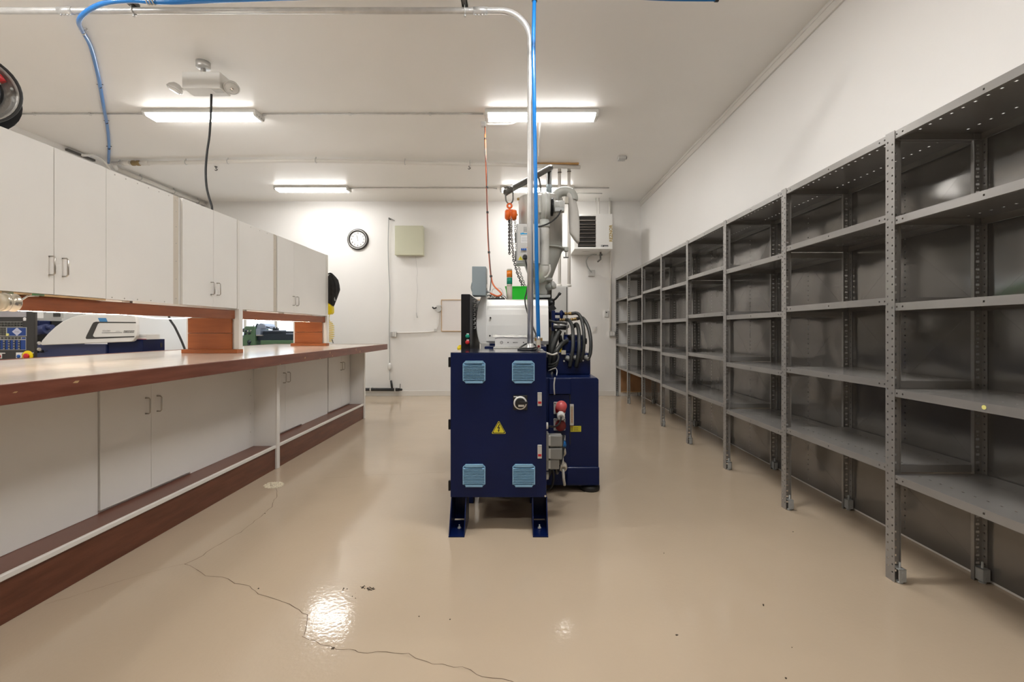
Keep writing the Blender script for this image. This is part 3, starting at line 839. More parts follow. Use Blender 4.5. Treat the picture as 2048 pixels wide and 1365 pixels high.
# feet
for x0, x1, bx in ((-0.413, -0.318, -0.362), (0.088, 0.180, 0.132)):
    mb = MB()
    mb.box(x0, x1, 2.755, 2.99, 0.0, 0.007)
    for xa in (x0, x1 - 0.006):
        mb.prism([(2.765, 0.007), (2.865, 0.199), (3.02, 0.199), (3.02, 0.007)], 'x', xa, xa + 0.006)
    mb.box(x0, x1, 3.014, 3.02, 0.007, 0.199)
    ft = mb.build('foot', M['navy'], t, bevel=0.001)
    MB().cyl((bx, 2.865, 0.007), (bx, 2.865, 0.013), 0.011, n=12).cyl((bx, 2.865, 0.013), (bx, 2.865, 0.019), 0.008, n=6).cyl((bx, 2.865, 0.019), (bx, 2.865, 0.032), 0.004, n=8).build('anchor_bolt', M['galv'], ft)
    MB().box(x0, x1, 3.30, 3.44, 0.0, 0.007).box(x0, x0 + .006, 3.3, 3.44, .007, .199).box(x1 - .006, x1, 3.3, 3.44, .007, .199).box(x0, x1, 3.294, 3.30, .007, .199).build('foot', M['navy'], t)
MB().cyl((CX1 - 0.006, FY + 0.012, CZ1 - 0.001), (CX1 - 0.006, FY + 0.012, CZ1 + 0.006), 0.006, n=10).build('bolt', M['galv'], t)
MB().cyl((CX1 - 0.008, FY - 0.004, CZ0 + 0.012), (CX1 - 0.008, FY, CZ0 + 0.012), 0.006, n=10).build('bolt', M['galv'], t)
# grey heavy connectors plugged into the cabinet side
for k, (py, px1, yy) in enumerate(((880, 1124, 3.02), (905.5, 1124, 3.02), (927, 1118, 3.03))):
    z = Z(py, yy); x1 = X(px1, yy); h = 0.042 if k < 2 else 0.036
    c = MB().box(CX1, CX1 + 0.022, yy - 0.03, yy + 0.05, z - h - .004, z + h + .004).build('connector', M['conn'], t, bevel=0.004)
    MB().box(CX1 + 0.024, x1, yy - 0.024, yy + 0.044, z - h, z + h * .8).build('connector_hood', M['conn'], c, bevel=0.008)
    MB().box(CX1 + 0.020, CX1 + 0.034, yy - 0.032, yy + 0.05, z - h * .75, z + h * .75).build('lever', M['grey_l'], c, bevel=0.002)
    MB().tube(cr([(x1 - .02, yy + .01, z - h + .005), (x1 - .015, yy + .02, z - h - .03), (x1 + .0, yy + .07, z - h - .04), (x1 + .03, yy + .2, z - .02)], 4), 0.009, 8).build('cable', M['rubber'], c)
MB().cyl((CX1, 3.06, Z(952, 3.06)), (CX1 + .025, 3.06, Z(952, 3.06)), .024, n=14).build('connector', M['grey_l'], t)
MB().cyl((CX1 + .0, 3.0, Z(852, 3.0)), (CX1 + .018, 3.0, Z(852, 3.0)), .022, n=16).build('cable_gland', M['white_p'], t)
MB().tube(cr([(CX1 + .01, 3.02, 1.082), (CX1 + .05, 3.04, 1.070), (CX1 + .085, 3.08, 1.078)], 4), 0.006, 6).build('clear_tube', M['wrap'], t)

# ---------------------------------------------------------------- injection moulding machine beyond the cabinet
t = thing('moulding_machine', 'navy and white injection moulding machine with black hydraulic hoses, behind the electrical cabinet', 'machine', (0.1, 4.4, 0))
IM = t
TX1 = 0.613
# oil tank
tk = MB().prism([(-0.30, 0.05), (TX1, 0.05), (TX1, 0.855), (TX1 - 0.012, 0.868), (-0.30, 0.868)], 'y', 3.53, 4.12).build('oil_tank', M['navy'], t, bevel=0.004)
x0 = X(1133, 3.5)
MB().box(x0, TX1 + 0.004, 3.512, 4.10, 0.052, Z(935, 3.512)).build('plinth', M['navy'], tk, bevel=0.012, seg=3)
MB().box(X(1098, 3.5), X(1142, 3.5), 3.500, 3.53, Z(789, 3.5), Z(757.5, 3.5)).build('cover_panel', M['navy'], tk, bevel=0.004)
MB().box(X(1098, 3.51), X(1139, 3.51), 3.517, 3.53, Z(950, 3.51), Z(790, 3.51)).build('socket_panel', M['navy'], tk, bevel=0.002)
MB().box(X(1139.6, 3.52), X(1141, 3.52), 3.526, 3.53, 0.36, 0.74).build('seam', M['black'], tk)
sgx0, sgx1 = X(1139.5, 3.52), X(1147.5, 3.52)
g = MB().box(sgx0, sgx1, 3.512, 3.53, Z(851, 3.52), Z(809, 3.52)).build('sight_gauge', M['galv'], tk, bevel=0.002)
MB().box(sgx0 + .006, sgx1 - .006, 3.509, 3.512, Z(847, 3.52), Z(813, 3.52)).build('gauge_glass', M['sight'], g)
mb = MB()
for k in range(7): mb.box(sgx0 + .011, sgx1 - .011, 3.5080, 3.5088, Z(820 + k * 3.7 + .9, 3.52), Z(820 + k * 3.7, 3.52))
mb.build('gauge_marks', M['red'], g, kind='stuff')
lx0, lx1, lz0, lz1 = X(1140, 3.52), X(1162.5, 3.52), Z(864.5, 3.52), Z(853, 3.52)
st = MB().box(lx0, lx1, 3.5285, 3.53, lz0, lz1).build('yellow_notice', M['yprint'], tk)
mb = MB()
for k in range(5):
    z = lz1 - 0.009 - k * 0.0066
    mb.box(lx0 + .006, lx0 + .024, 3.5280, 3.5284, z - .0012, z + .0012).box(lx0 + .030, lx1 - .006 - (k % 2) * .016, 3.5280, 3.5284, z - .0012, z + .0012)
mb.build('print_lines', M['ink'], st, kind='stuff')
MB().box(lx0 + .006, lx0 + .022, 3.5279, 3.5284, lz1 - .006, lz1 - .002).build('red_heading', M['red'], st)
# red power sockets
for zc, up, m1 in ((Z(817, 3.5), True, M['red']), (Z(850, 3.5), False, M['red_d'])):
    xa, xb = X(1107.5, 3.5), X(1131, 3.5); xc = (xa + xb) / 2 + .006
    s_ = MB().box(xa, xb, 3.505, 3.517, zc - .046, zc + .046).build('power_socket', M['grey_l'], t, bevel=0.004)
    mb = MB().lathe([(.040, 0), (.040, .03), (.036, .034), (0, .034)], (xc, 3.505, zc), (0, -1, -.25), 22)
    mb.build('socket_body', m1, s_)
    if up:
        MB().lathe([(.041, 0), (.041, .012), (0, .014)], (xc + .004, 3.468, zc + .020), (0, -1, 0.35), 22).build('socket_lid', mat('faded_red_plastic', (0.62, 0.10, 0.10), 0.4), s_)
    for a in (-1, 1):
        MB().cyl((xc - .006 + a * .036, 3.504, zc + .037), (xc - .006 + a * .036, 3.501, zc + .037), .004, n=8).build('screw', M['black'], s_)
pz = Z(832, 3.43)
pl = MB().lathe([(.022, -.03), (.030, -.01), (.030, .022), (.024, .030), (.014, .030), (.012, .020)], (X(1122, 3.43), 3.44, pz), (-.05, -1, -.28), 18).build('white_plug', M['white_p'], t)
MB().tube(cr([(X(1122, 3.43), 3.42, pz - .01), (X(1118, 3.4), 3.36, pz - .04), (X(1108, 3.3), 3.2, Z(848, 3.3)), (X(1097, 3.1), 3.0, Z(850, 3.05))], 5), 0.007, 8).build('plug_cable', M['rubber'], pl)
MB().box(X(1121, 3.5), X(1131, 3.5), 3.50, 3.517, Z(896, 3.5), Z(872, 3.5)).build('blue_socket_plate', M['grey_l'], t)
MB().lathe([(.03, 0), (.03, .04), (0, .045)], (X(1124, 3.5), 3.50, Z(886, 3.5)), (0, -1, -.3), 16).build('blue_socket', mat('socket_blue_plastic', (0.02, 0.17, 0.50), 0.4), t)
for px, py in ((1124, 905), (1126, 935)):
    pl = MB().lathe([(.020, -.04), (.032, -.015), (.032, .02), (.026, .032), (.013, .032), (.011, .02)], (X(px, 3.4), 3.42, Z(py, 3.4)), (.0, -1, -.35), 18).build('loose_plug', M['beige'], t)
    MB().tube(cr([(X(px, 3.4), 3.40, Z(py, 3.4) - .01), (X(px + 1, 3.4), 3.39, Z(py + 22, 3.4)), (X(px + 4, 3.4), 3.43, Z(py + 38, 3.4))], 4), .011, 7).build('wrapped_cable', M['wrap'], pl)
# mounting pads
for x, y in ((0.555, 3.59), (-0.27, 3.62), (0.555, 4.05), (-0.27, 5.9), (0.27, 5.9)):
    MB().lathe([(.072, 0), (.076, .012), (.076, .034), (.06, .044), (.02, .046), (.02, .06), (0, .06)], (x, y, 0), (0, 0, 1), 26).build('mounting_pad', M['rubber'], t)
# bed and clamp end
MB().box(-0.30, 0.30, 4.12, 6.2, 0.06, 0.99).build('machine_bed', M['navy'], t, bevel=0.006)
MB().box(-0.26, 0.22, 3.60, 4.90, 0.868, 1.105).build('injection_carriage', M['navy'], t, bevel=0.006)
MB().box(-0.32, 0.30, 5.15, 6.15, 0.99, 1.42).build('clamp_guard', M['hood'], t, bevel=0.03, seg=3)
MB().box(-0.24, 0.22, 4.92, 5.15, 0.99, 1.30).build('clamp_platen', M['navy'], t, bevel=0.01)
# white hood over the injection unit
hx0, hx1 = X(972, 3.9), X(1097, 3.9)
zt, zb = Z(598.5, 3.9), Z(689.5, 3.9)
prof = [(4.90, zb), (3.90, zb), (3.880, zb + .03), (3.888, zb + .16), (3.900, zb + .25), (3.914, zt - .085), (3.918, zt - .083), (3.926, zt - .055), (3.932, zt - .053), (3.95, zt - .014), (3.97, zt), (4.90, zt)]
hd = MB().prism(prof, 'x', hx0, hx1).build('hood', M['hood'], t, bevel=0.006, seg=3)
zz = [zb - .012 + (zt + .03 - zb + .012) * k / 12 for k in range(13)]
xo = [X(953, 3.9) + 0.048 * (abs(k - 5.6) / 6.4) ** 2.2 + (.01 if k in (0,) else 0) for k in range(13)]
poly = list(zip(xo, zz)) + [(hx0 + .006, zz[-1] - .012), (hx0 + .006, zz[0] + .012)]
MB().prism([(a, b) for a, b in poly], 'y', 3.872, 4.88).build('side_shell', M['hood'], hd, bevel=0.006)
for px, py in ((981, 636), (980, 672)):
    MB().cyl((X(px, 3.9), 3.878, Z(py, 3.9)), (X(px, 3.9), 3.91, Z(py, 3.9)), .007, n=10).build('screw', M['black'], hd)
MB().box(X(962, 3.75), X(979, 3.75), 3.72, 3.80, 1.03, Z(686, 3.75)).build('hood_bracket', M['grey_l'], t, bevel=0.004)
MB().box(X(980, 3.8), X(1082, 3.8), 3.78, 3.87, 1.02, Z(688, 3.8)).build('carriage_front', M['navy'], t)
# black control enclosure with push buttons
bx0, bx1 = X(922, 3.6), X(940, 3.6)
bk = MB().box(bx0, bx1, 3.60, 4.52, 0.86, Z(588.5, 3.6)).build('control_enclosure', M['black_e'], t, bevel=0.006)
for py, m_ in ((673, M['green_d']), (685, M['red'])):
    b_ = MB().lathe([(.016, 0), (.016, .006), (.012, .010), (0, .012)], (X(935, 3.6), 3.60, Z(py, 3.6)), (0, -1, 0), 16).build('push_button', m_, bk)
    MB().box(X(935, 3.6) - .007, X(935, 3.6) + .011, 3.598, 3.600, Z(py - 2.6, 3.6), Z(py - 5.6, 3.6)).build('button_label', M['wprint'], b_)
for k in range(7):
    yy = 3.82
    z = Z(600 + 0, 3.8) - k * 0.036
    o = MB().tube([(bx1, yy + k * .012, z), (bx1 + .014, yy + k * .012, z), (bx1 + .014, yy + k * .012, z - .02), (bx1, yy + k * .012, z - .02)], .004, 6).build('cable_clip', M['grey_l'], bk)
    o = MB().tube([(bx1, yy + .2 + k * .012, z + .02), (bx1 + .014, yy + .2 + k * .012, z + .02), (bx1 + .014, yy + .2 + k * .012, z), (bx1, yy + .2 + k * .012, z)], .004, 6).build('cable_clip', M['grey_l'], bk)
MB().lathe([(.018, 0), (.024, .012), (.024, .026), (.012, .034), (0, .034)], (bx0 - .005, 3.66, Z(698, 3.66)), (-.3, -.8, .3), 14).build('yellow_knob', M['yellow'], bk)
# stack light
sx, sy = X(1019, 4.2), 4.2
r = 5.6 * 4.2 / F
zf = lambda py: Z(py, 4.2)
sl = MB().cyl((sx, sy, zt), (sx, sy, zf(573)), r * 1.02, n=18).build('stack_light', M['beige'], t)
MB().cyl((sx, sy, zf(569)), (sx, sy, zf(556.5)), r, n=18).build('green_lens', M['glens'], sl)
MB().cyl((sx, sy, zf(555)), (sx, sy, zf(542)), r, n=18).build('amber_lens', M['amber'], sl)
MB().cyl((sx, sy, zf(573)), (sx, sy, zf(569)), r * .94, n=18).cyl((sx, sy, zf(556.5)), (sx, sy, zf(555)), r * .94, n=18).lathe([(r, zf(542) - sz * 0), (r, zf(540)), (r * .8, zf(538.5)), (0, zf(538))], (sx, sy, 0), (0, 0, 1), 18).build('clear_collar', M['beige'], sl)
# cable tray and wires on the hood top
tr = MB().box(X(973, 4.15), X(1010, 4.15), 4.10, 4.35, zt, zt + .022).build('cable_tray', M['black'], t)
rnd = random.Random(3)
for k in range(9):
    xa = X(968 + k * 4.2, 4.15)
    MB().tube(cr([(xa - .03, 4.13 + rnd.uniform(0, .1), zt + .02), (xa, 4.12 + rnd.uniform(0, .1), zt + .035 + rnd.uniform(0, .03)), (xa + .03, 4.12 + rnd.uniform(0, .1), zt + .03 + rnd.uniform(0, .02)), (xa + .05, 4.14 + rnd.uniform(0, .1), zt + .022)], 4), .0035, 6).build('loose_wire', M['black'] if k % 3 else M['beige'], tr)
MB().tube(cr([(X(986, 4.2), 4.2, zt + .022), (X(985, 4.2), 4.2, Z(580, 4.2)), (X(1000, 4.2), 4.2, Z(577, 4.2)), (X(1006, 4.2), 4.2, Z(586, 4.2)), (X(1008, 4.2), 4.2, zt + .02)], 4), .003, 6).build('loose_wire', M['grey_l'], tr)
# injection barrel stand behind the hood, levers
MB().box(X(1070, 4.5), X(1101, 4.5), 4.42, 4.70, 1.30, Z(592, 4.4)).build('barrel_block', M['black_e'], t, bevel=0.004)
MB().box(X(1040, 4.5), X(1099, 4.5), 4.36, 4.80, Z(596, 4.4), Z(590.5, 4.4)).build('hopper_base_plate', M['grey'], t, bevel=0.003)
MB().box(X(1098, 4.2), X(1106, 4.2), 4.15, 4.35, Z(655, 4.2), Z(540 + 58, 4.2)).build('guide_block', M['black_e'], t, bevel=0.006)
lv = MB().tube(cr([(X(1102, 4.15), 4.15, Z(600, 4.15)), (X(1108, 4.12), 4.12, Z(600, 4.12)), (X(1113, 4.1), 4.1, Z(596, 4.1)), (X(1119, 4.1), 4.1, Z(588, 4.1))], 4), .010, 8).build('lever', M['black'], t)
MB().cyl(P(1118, 590, 4.1), P(1120.5, 586, 4.1), .014, n=10).build('lever_grip', M['rubber'], lv)
MB().cyl(P(1100, 606, 4.15), P(1109, 606, 4.15), .026, n=14).build('adjuster', M['black'], t)
MB().bar(P(1100, 612, 4.12), P(1107, 622, 4.12), .05, .06).build('adjuster', M['black'], t)
# hydraulic manifold
MB().box(X(1102, 4.0), X(1109, 4.0), 3.92, 4.02, Z(662, 4.0), Z(622, 4.0)).build('manifold_post', M['navy'], t, bevel=0.004)
for py, pa, pb in ((628, 1106, 1130), (639.5, 1106, 1124), (649, 1104, 1112)):
    MB().cyl(P(pa, py, 3.97), P(pb, py, 3.97), .013, n=10).build('manifold_pipe', M['navy'], t)
MB().lathe([(.008, -.05), (.013, -.03), (.018, 0), (.016, .02), (.006, .03), (0, .03)], P(1123, 628, 3.95), (0, 0, 1), 12).build('manifold_valve', M['navy'], t)
MB().cyl(P(1123, 640, 3.95), P(1123, 630, 3.95), .008, n=8).build('valve_stem', M['navy'], t)
MB().cyl(P(1107, 650, 3.9), P(1136, 654, 3.9), .020, n=12).build('hydraulic_cylinder', M['galv'], t)
MB().cyl(P(1107, 655, 3.88), P(1132, 657, 3.88), .016, n=10).build('hydraulic_cylinder', M['black'], t)
MB().tube(cr([P(1098, 641, 3.9), P(1112, 645, 3.88), P(1124, 646, 3.86), P(1134, 648, 3.86)], 4), .010, 8).build('small_hose', M['hose'], t)
for px, py, m_ in ((1121, 640, M['brass']), (1148, 639, M['brass'])):
    MB().ell(P(px, py, 3.94), .013, 10, 6).build('brass_fitting', m_, t)
for (pa, ya), (pb, yb) in (((1129, 628), (1143, 627.5)), ((1124, 640), (1133, 640)), ((1141, 640), (1154, 638)), ((1131, 653), (1138, 653))):
    mb = MB()
    A, B = Vector(P(pa, ya, 3.95)), Vector(P(pb, yb, 3.95)); d = B - A
    mb.cyl(A, A + d * .35, .015, n=6).cyl(A + d * .35, A + d * .6, .010, n=10).cyl(A + d * .6, B, .016, n=6)
    mb.build('hose_fitting', M['brass'] if pa != 1131 else M['grey'], t)
hoses = [
    ([(1143, 627.5, 3.95), (1154, 627, 3.93), (1161, 634, 3.9), (1165.5, 650, 3.85), (1168, 672, 3.80), (1167.5, 695, 3.78), (1165, 712, 3.78), (1160, 724, 3.79)], .0145),
    ([(1154, 638, 3.95), (1164, 636, 3.92), (1172, 645, 3.88), (1178, 660, 3.84), (1181.5, 682, 3.80), (1181, 704, 3.78), (1177, 718, 3.77)], .0150),
    ([(1133, 640, 3.94), (1138, 641, 3.90), (1144, 652, 3.84), (1146, 672, 3.76), (1146, 695, 3.72), (1143, 715, 3.71), (1139, 735, 3.72)], .0150),
    ([(1147, 654, 3.94), (1153, 649, 3.90), (1157, 660, 3.84), (1158.5, 680, 3.78), (1158, 700, 3.74), (1155, 720, 3.73), (1152, 735, 3.74)], .0165),
    ([(1119, 662, 3.90), (1113, 675, 3.88), (1107, 692, 3.86), (1102, 715, 3.85), (1101, 740, 3.86)], .0230),
    ([(1108, 662, 3.94), (1104, 680, 3.92), (1101, 700, 3.92), (1100, 720, 3.92)], .0190),
    ([(1135, 683, 3.86), (1126, 687, 3.82), (1116, 698, 3.78), (1109, 712, 3.76), (1106, 728, 3.78), (1106, 742, 3.80)], .0200),
]
for pts, r in hoses:
    MB().tube(cr([P(*p) for p in pts], 6), r, 12).build('hydraulic_hose', M['hose'], t)
for dz, rr in ((0, .008), (5, .008), (12, .006)):
    MB().tube(cr([P(1097, 730 + dz, 3.62), P(1106, 729 + dz, 3.6), P(1114, 724 + dz * .6, 3.6), P(1117, 714, 3.64), P(1113, 704, 3.72)], 5), rr, 8).build('small_hose', M['hose'], t)
MB().tube(cr([P(1097, 742, 3.6), P(1110, 737, 3.58), P(1114, 742, 3.58), P(1113, 752, 3.55)], 5), .004, 6).build('thin_tube', M['wrap'], t)
cc = MB().tube(cr([P(1110, 755, 3.5), P(1108, 770, 3.496), P(1109, 790, 3.496)], 3), .006, 6).build('cable_sleeve', M['wrap'], t)
# pump block with motor on the tank
MB().box(X(1110, 3.8), X(1181, 3.8), 3.80, 4.08, .868, Z(706.5, 3.8)).build('pump_reservoir', M['navy'], t, bevel=0.006)
mo = MB().box(X(1126, 3.85), X(1168, 3.85), 3.84, 4.02, Z(706, 3.85), Z(681, 3.85)).build('pump_motor', M['navy'], t, bevel=0.012)
MB().cyl((X(1128, 3.9), 3.93, Z(680, 3.9)), (X(1168, 3.9), 3.93, Z(681, 3.9)), .045, n=18).build('motor_barrel', M['navy'], mo)
MB().cyl((X(1126, 3.85), 3.93, Z(679, 3.9)), (X(1119, 3.85), 3.93, Z(680, 3.9)), .036, n=16).build('motor_cap', M['black_e'], mo)
MB().cyl((X(1170, 3.85), 3.93, Z(683, 3.9)), (X(1176, 3.85), 3.93, Z(683, 3.9)), .026, n=14).build('motor_cap', M['black_e'], mo)
MB().cyl((X(1138, 3.9), 3.88, Z(678, 3.9)), (X(1144, 3.9), 3.90, Z(675, 3.9)), .03, n=14).build('terminal_cap', M['black_e'], mo)
MB().box(X(1122, 3.8), X(1131, 3.8), 3.77, 3.80, Z(709, 3.8), Z(701, 3.8)).build('motor_plate', M['beige'], mo)
MB().box(X(1119, 3.8), X(1123, 3.8), 3.79, 3.81, Z(705, 3.8), Z(696, 3.8)).build('yellow_tag', M['yellow'], mo)
for px, py in ((1134, 716), (1150, 715), (1172, 715)):
    f_ = MB().lathe([(.022, 0), (.022, .02), (.015, .026), (.015, .045), (0, .045)], P(px, py, 3.80), (.3, -1, -.3), 12).build('flange_fitting', M['conn'], t)
    for a in (-.026, .026):
        MB().cyl((X(px, 3.8) + a, 3.795, Z(py, 3.8) + a), (X(px, 3.8) + a, 3.78, Z(py, 3.8) + a), .007, n=8).build('bolt', M['galv'], f_)
# lower cables behind the feet
MB().tube(cr([(-.30, 3.55, .30), (-.25, 3.50, .10), (-.12, 3.46, .03), (.05, 3.44, .05), (.2, 3.46, .12), (.3, 3.5, .3)], 6), .018, 10).build('floor_cable', M['rubber'], t)
MB().tube(cr([(-.36, 3.52, .02), (-.25, 3.48, .02), (-.1, 3.40, .06), (.02, 3.34, .13), (.08, 3.32, .2)], 6), .012, 8).build('floor_cable', M['rubber'], t)
MB().tube(cr([(.20, 3.3, .32), (.25, 3.3, .22), (.24, 3.3, .12), (.19, 3.34, .07), (.12, 3.4, .03)], 6), .008, 8).build('floor_cable', M['rubber'], t)

# things standing on the machine
g = thing('disconnect_box', 'blue grey metal box standing on the black control enclosure', 'box', (X(958, 3.8), 3.85, Z(588.5, 3.6)))
MB().box(X(944, 3.75), X(972, 3.75), 3.75, 3.92, Z(588.5, 3.6), Z(533, 3.75)).build('case', M['grey_b'], g, bevel=0.004)
MB().box(X(972, 3.75), X(972, 3.75) + .008, 3.79, 3.81, Z(576, 3.75), Z(568, 3.75)).build('catch', M['galv'], g)
MB().cyl((X(972, 3.75), 3.83, Z(582, 3.75)), (X(972, 3.75) + .03, 3.83, Z(583, 3.75)), .012, n=10).build('cable_gland', M['galv'], g)
MB().tube(cr([(X(944, 3.75), 3.77, Z(565, 3.75)), (X(943, 3.75) - .004, 3.77, Z(575, 3.75)), (X(944, 3.75), 3.77, Z(583, 3.75))], 3), .005, 6).build('hinge', M['grey_b'], g)

b = thing('green_tub', 'bright green plastic tub standing on the white machine hood', 'tub', (X(1034, 4.3), 4.35, zt))
gx0, gx1, gz1 = X(1011, 4.25), X(1062, 4.25), Z(574, 4.25)
def tubpoly(ins, z): return [(gx0 + ins, 4.25 + ins, z), (gx1 - ins, 4.25 + ins, z), (gx1 - ins, 4.45 - ins, z), (gx0 + ins, 4.45 - ins, z)]
mb = MB()
A, B, C_, D_ = tubpoly(.014, zt), tubpoly(0, gz1), tubpoly(.004, gz1), tubpoly(.018, zt + .004)
for a_, b_ in ((A, B), (B, C_), (C_, D_)):
    mb.add(a_ + b_, [(k, (k + 1) % 4, 4 + (k + 1) % 4, 4 + k) for k in range(4)])
mb.add(A, [(0, 1, 2, 3)]); mb.add(D_, [(0, 1, 2, 3)])
mb.build('tub_body', M['green'], b, bevel=0.004)
mb = MB()
for q in range(4):
    p_, r_ = Vector(B[q]), Vector(B[(q + 1) % 4])
    mb.bar(p_, r_, .010, .010)
mb.build('tub_rim', M['green'], b)

c = thing('flat_carton', 'flat white carton with printed symbols in a plastic bag, on the electrical cabinet', 'carton', (X(1025, 3.6), 3.62, 1.092))
qx0, qx1 = X(989, 3.4), X(1075, 3.4)
MB().box(qx0, qx1, 3.47, 3.72, 1.105, Z(676.5, 3.47)).build('carton_body', M['carton'], c, bevel=0.002)
MB().box(qx0 - .012, qx1, 3.46, 3.74, 1.092, 1.104).build('lower_sleeve', M['wrap'], c, bevel=0.003)
mb = MB()
n, m_ = 14, 8
vs = []
for j in range(m_):
    for i in range(n):
        vs.append((qx0 - .02 + (qx1 - qx0 + .02) * i / (n - 1), 3.465 + .27 * j / (m_ - 1), Z(675, 3.47) + .012 * rnd.random() + (.008 if 0 < j < m_ - 1 else -.006)))
mb.add(vs, [(j * n + i, j * n + i + 1, (j + 1) * n + i + 1, (j + 1) * n + i) for j in range(m_ - 1) for i in range(n - 1)], True)
mb.build('plastic_bag', M['wrap'], c, solid=.001)
zc = (1.105 + Z(676.5, 3.47)) / 2
mb = MB().torus((X(1003, 3.47), 3.4695, zc), (0, 1, 0), .010, .0012, 20, 5)
for a_ in (0, 2.1, 4.2): mb.bar((X(1003, 3.47) + .006 * math.cos(a_), 3.4695, zc + .006 * math.sin(a_)), (X(1003, 3.47) + .006 * math.cos(a_ + 1.4), 3.4695, zc + .006 * math.sin(a_ + 1.4)), .0015, .001)
for px in (1016, 1047): mb.box(X(px, 3.47) - .004, X(px, 3.47) + .004, 3.4692, 3.4698, zc - .004, zc + .004)
strokes(mb, X(1026, 3.47), X(1036, 3.47), zc - .004, zc + .004, 3.4696, 9)
mb.build('printed_marks', M['ink'], c, kind='stuff')

k = thing('coiled_cable', 'loose loop of black cable lying on the electrical cabinet top', 'cable', (X(1060, 3.3), 3.3, 1.092))
loop = [(X(1036, 3.2), 3.22, 1.098), (X(1045, 3.2), 3.16, 1.098), (X(1060, 3.2), 3.12, 1.098), (X(1071, 3.2), 3.16, 1.099), (X(1074, 3.25), 3.26, 1.110), (X(1068, 3.3), 3.32, 1.130), (X(1056, 3.3), 3.34, 1.135), (X(1046, 3.3), 3.32, 1.120), (X(1040, 3.2), 3.24, 1.105)]
MB().tube(cr(loop + [(X(1050, 3.2), 3.18, 1.106), (X(1066, 3.2), 3.2, 1.106), (X(1072, 3.25), 3.28, 1.112)], 6), .006, 8).build('cable_loop', M['rubber'], k)

# ---------------------------------------------------------------- hopper dryer
HY = 4.62
t = thing('hopper_dryer', 'grey material hopper dryer with control box and blower, mounted over the machine barrel', 'hopper', (X(1081, HY), HY, Z(590, HY)))
hx = X(1081, HY)
R = 43.5 * HY / F
zz = lambda py: Z(py, HY)
MB().lathe([(R, zz(499)), (R, zz(408)), (R + .006, zz(405)), (R + .006, zz(400)), (R, zz(398)), (R * .6, zz(392)), (0, zz(390))], (hx, HY, 0), (0, 0, 1), 40).build('barrel', M['stain'], t)
rim = MB().lathe([(R - .005, zz(501)), (R + .022, zz(501)), (R + .022, zz(498)), (R - .005, zz(498))], (hx, HY, 0), (0, 0, 1), 40, False).build('rim', M['grey_gl'], t)
MB().lathe([(22 * HY / F * .5, zz(571)), (22 * HY / F, zz(560)), (R, zz(503)), (R, zz(500))], (hx, HY, 0), (0, 0, 1), 40).build('cone', M['grey_gl'], t)
MB().box(hx - .115, hx + .115, HY - .115, HY + .115, zz(563), zz(559)).build('flange', M['grey_l'], t, bevel=.003)
nk = MB().box(hx - .07, hx + .06, HY - .07, HY + .07, zz(590), zz(563)).build('neck', M['grey_l'], t, bevel=.004)
MB().cyl((hx + .06, HY - .05, zz(577)), (hx + .13, HY - .09, zz(572)), .034, n=14).build('drain_spout', M['grey'], nk)
MB().lathe([(.038, 0), (.038, .02), (.02, .03), (0, .03)], (hx + .115, HY - .08, zz(573)), (.8, -.5, .3), 14).build('drain_cap', M['grey_l'], nk)
MB().cyl((hx + R - .01, HY - .02, zz(498)), (hx + R + .05, HY - .05, zz(500)), .020, n=10).build('clamp', M['grey_gl'], t)
cl = MB().box(hx + R + .016, hx + R + .056, HY - .08, HY - .02, zz(505), zz(497)).build('clamp_body', M['grey_gl'], t, bevel=.004)
MB().cyl((hx + R + .032, HY - .05, zz(517)), (hx + R + .032, HY - .05, zz(505)), .005, n=8).bar((hx + R + .006, HY - .05, zz(517)), (hx + R + .058, HY - .05, zz(517)), .012, .012).build('wing_screw', M['jib'], cl)
MB().cyl((hx - R - .01, HY - .06, zz(402)), (hx - R + .03, HY - .03, zz(399)), .014, n=8).build('clamp', M['brass'], t)
# control box
KY = 4.12
kx0, kx1, kz0, kz1 = X(1032.5, KY), X(1080, KY), Z(527, KY), Z(448, KY)
kb = MB().box(kx0, kx1, KY, KY + .20, kz0, kz1).build('control_box', M['grey'], t, bevel=.004)
MB().box(kx0 + .012, kx1 - .012, KY - .006, KY, kz0 + .018, kz1 - .006).build('box_door', M['grey_l'], kb, bevel=.003)
for py in (475, 512): MB().box(kx0 - .010, kx0, KY + .01, KY + .03, Z(py + 10, KY), Z(py - 10, KY)).build('hinge', M['black'], kb)
for k_ in range(4):
    MB().box(X(1047, KY), X(1066, KY), KY - .010, KY - .006, Z(454.5 + k_ * 2.6 + 1, KY), Z(454.5 + k_ * 2.6, KY)).build('louvre', M['grey'], kb)
mb = MB().box(X(1041, KY), X(1066, KY), KY - .0068, KY - .0063, Z(469.3, KY), Z(467.2, KY)).torus((X(1042.5, KY), KY - .0064, Z(468, KY)), (0, 1, 0), .008, .0012, 14, 4)
mb.box(X(1044, KY), X(1048, KY), KY - .0068, KY - .0063, Z(467.2, KY), Z(466, KY))
mb.build('logo', M['cyan'], kb, kind='stuff')
pl = MB().box(X(1042, KY), X(1066, KY), KY - .0066, KY - .006, Z(486, KY), Z(473, KY)).build('info_label', M['wprint'], kb)
mb = MB()
for k_ in range(5): mb.box(X(1043, KY), X(1056 + (k_ * 7) % 9, KY), KY - .0071, KY - .0067, Z(475 + k_ * 2.1 + .6, KY), Z(475 + k_ * 2.1, KY))
mb.build('print_lines', M['greyink'], pl, kind='stuff')
br = MB().box(X(1041, KY), X(1054, KY), KY - .008, KY - .006, Z(503.5, KY), Z(498, KY)).build('breaker_plate', M['white_p'], kb)
for k_ in range(3):
    MB().box(X(1042 + k_ * 3.8, KY), X(1045.2 + k_ * 3.8, KY), KY - .024, KY - .008, Z(501.5, KY), Z(498, KY)).build('breaker_toggle', M['blue'], br)
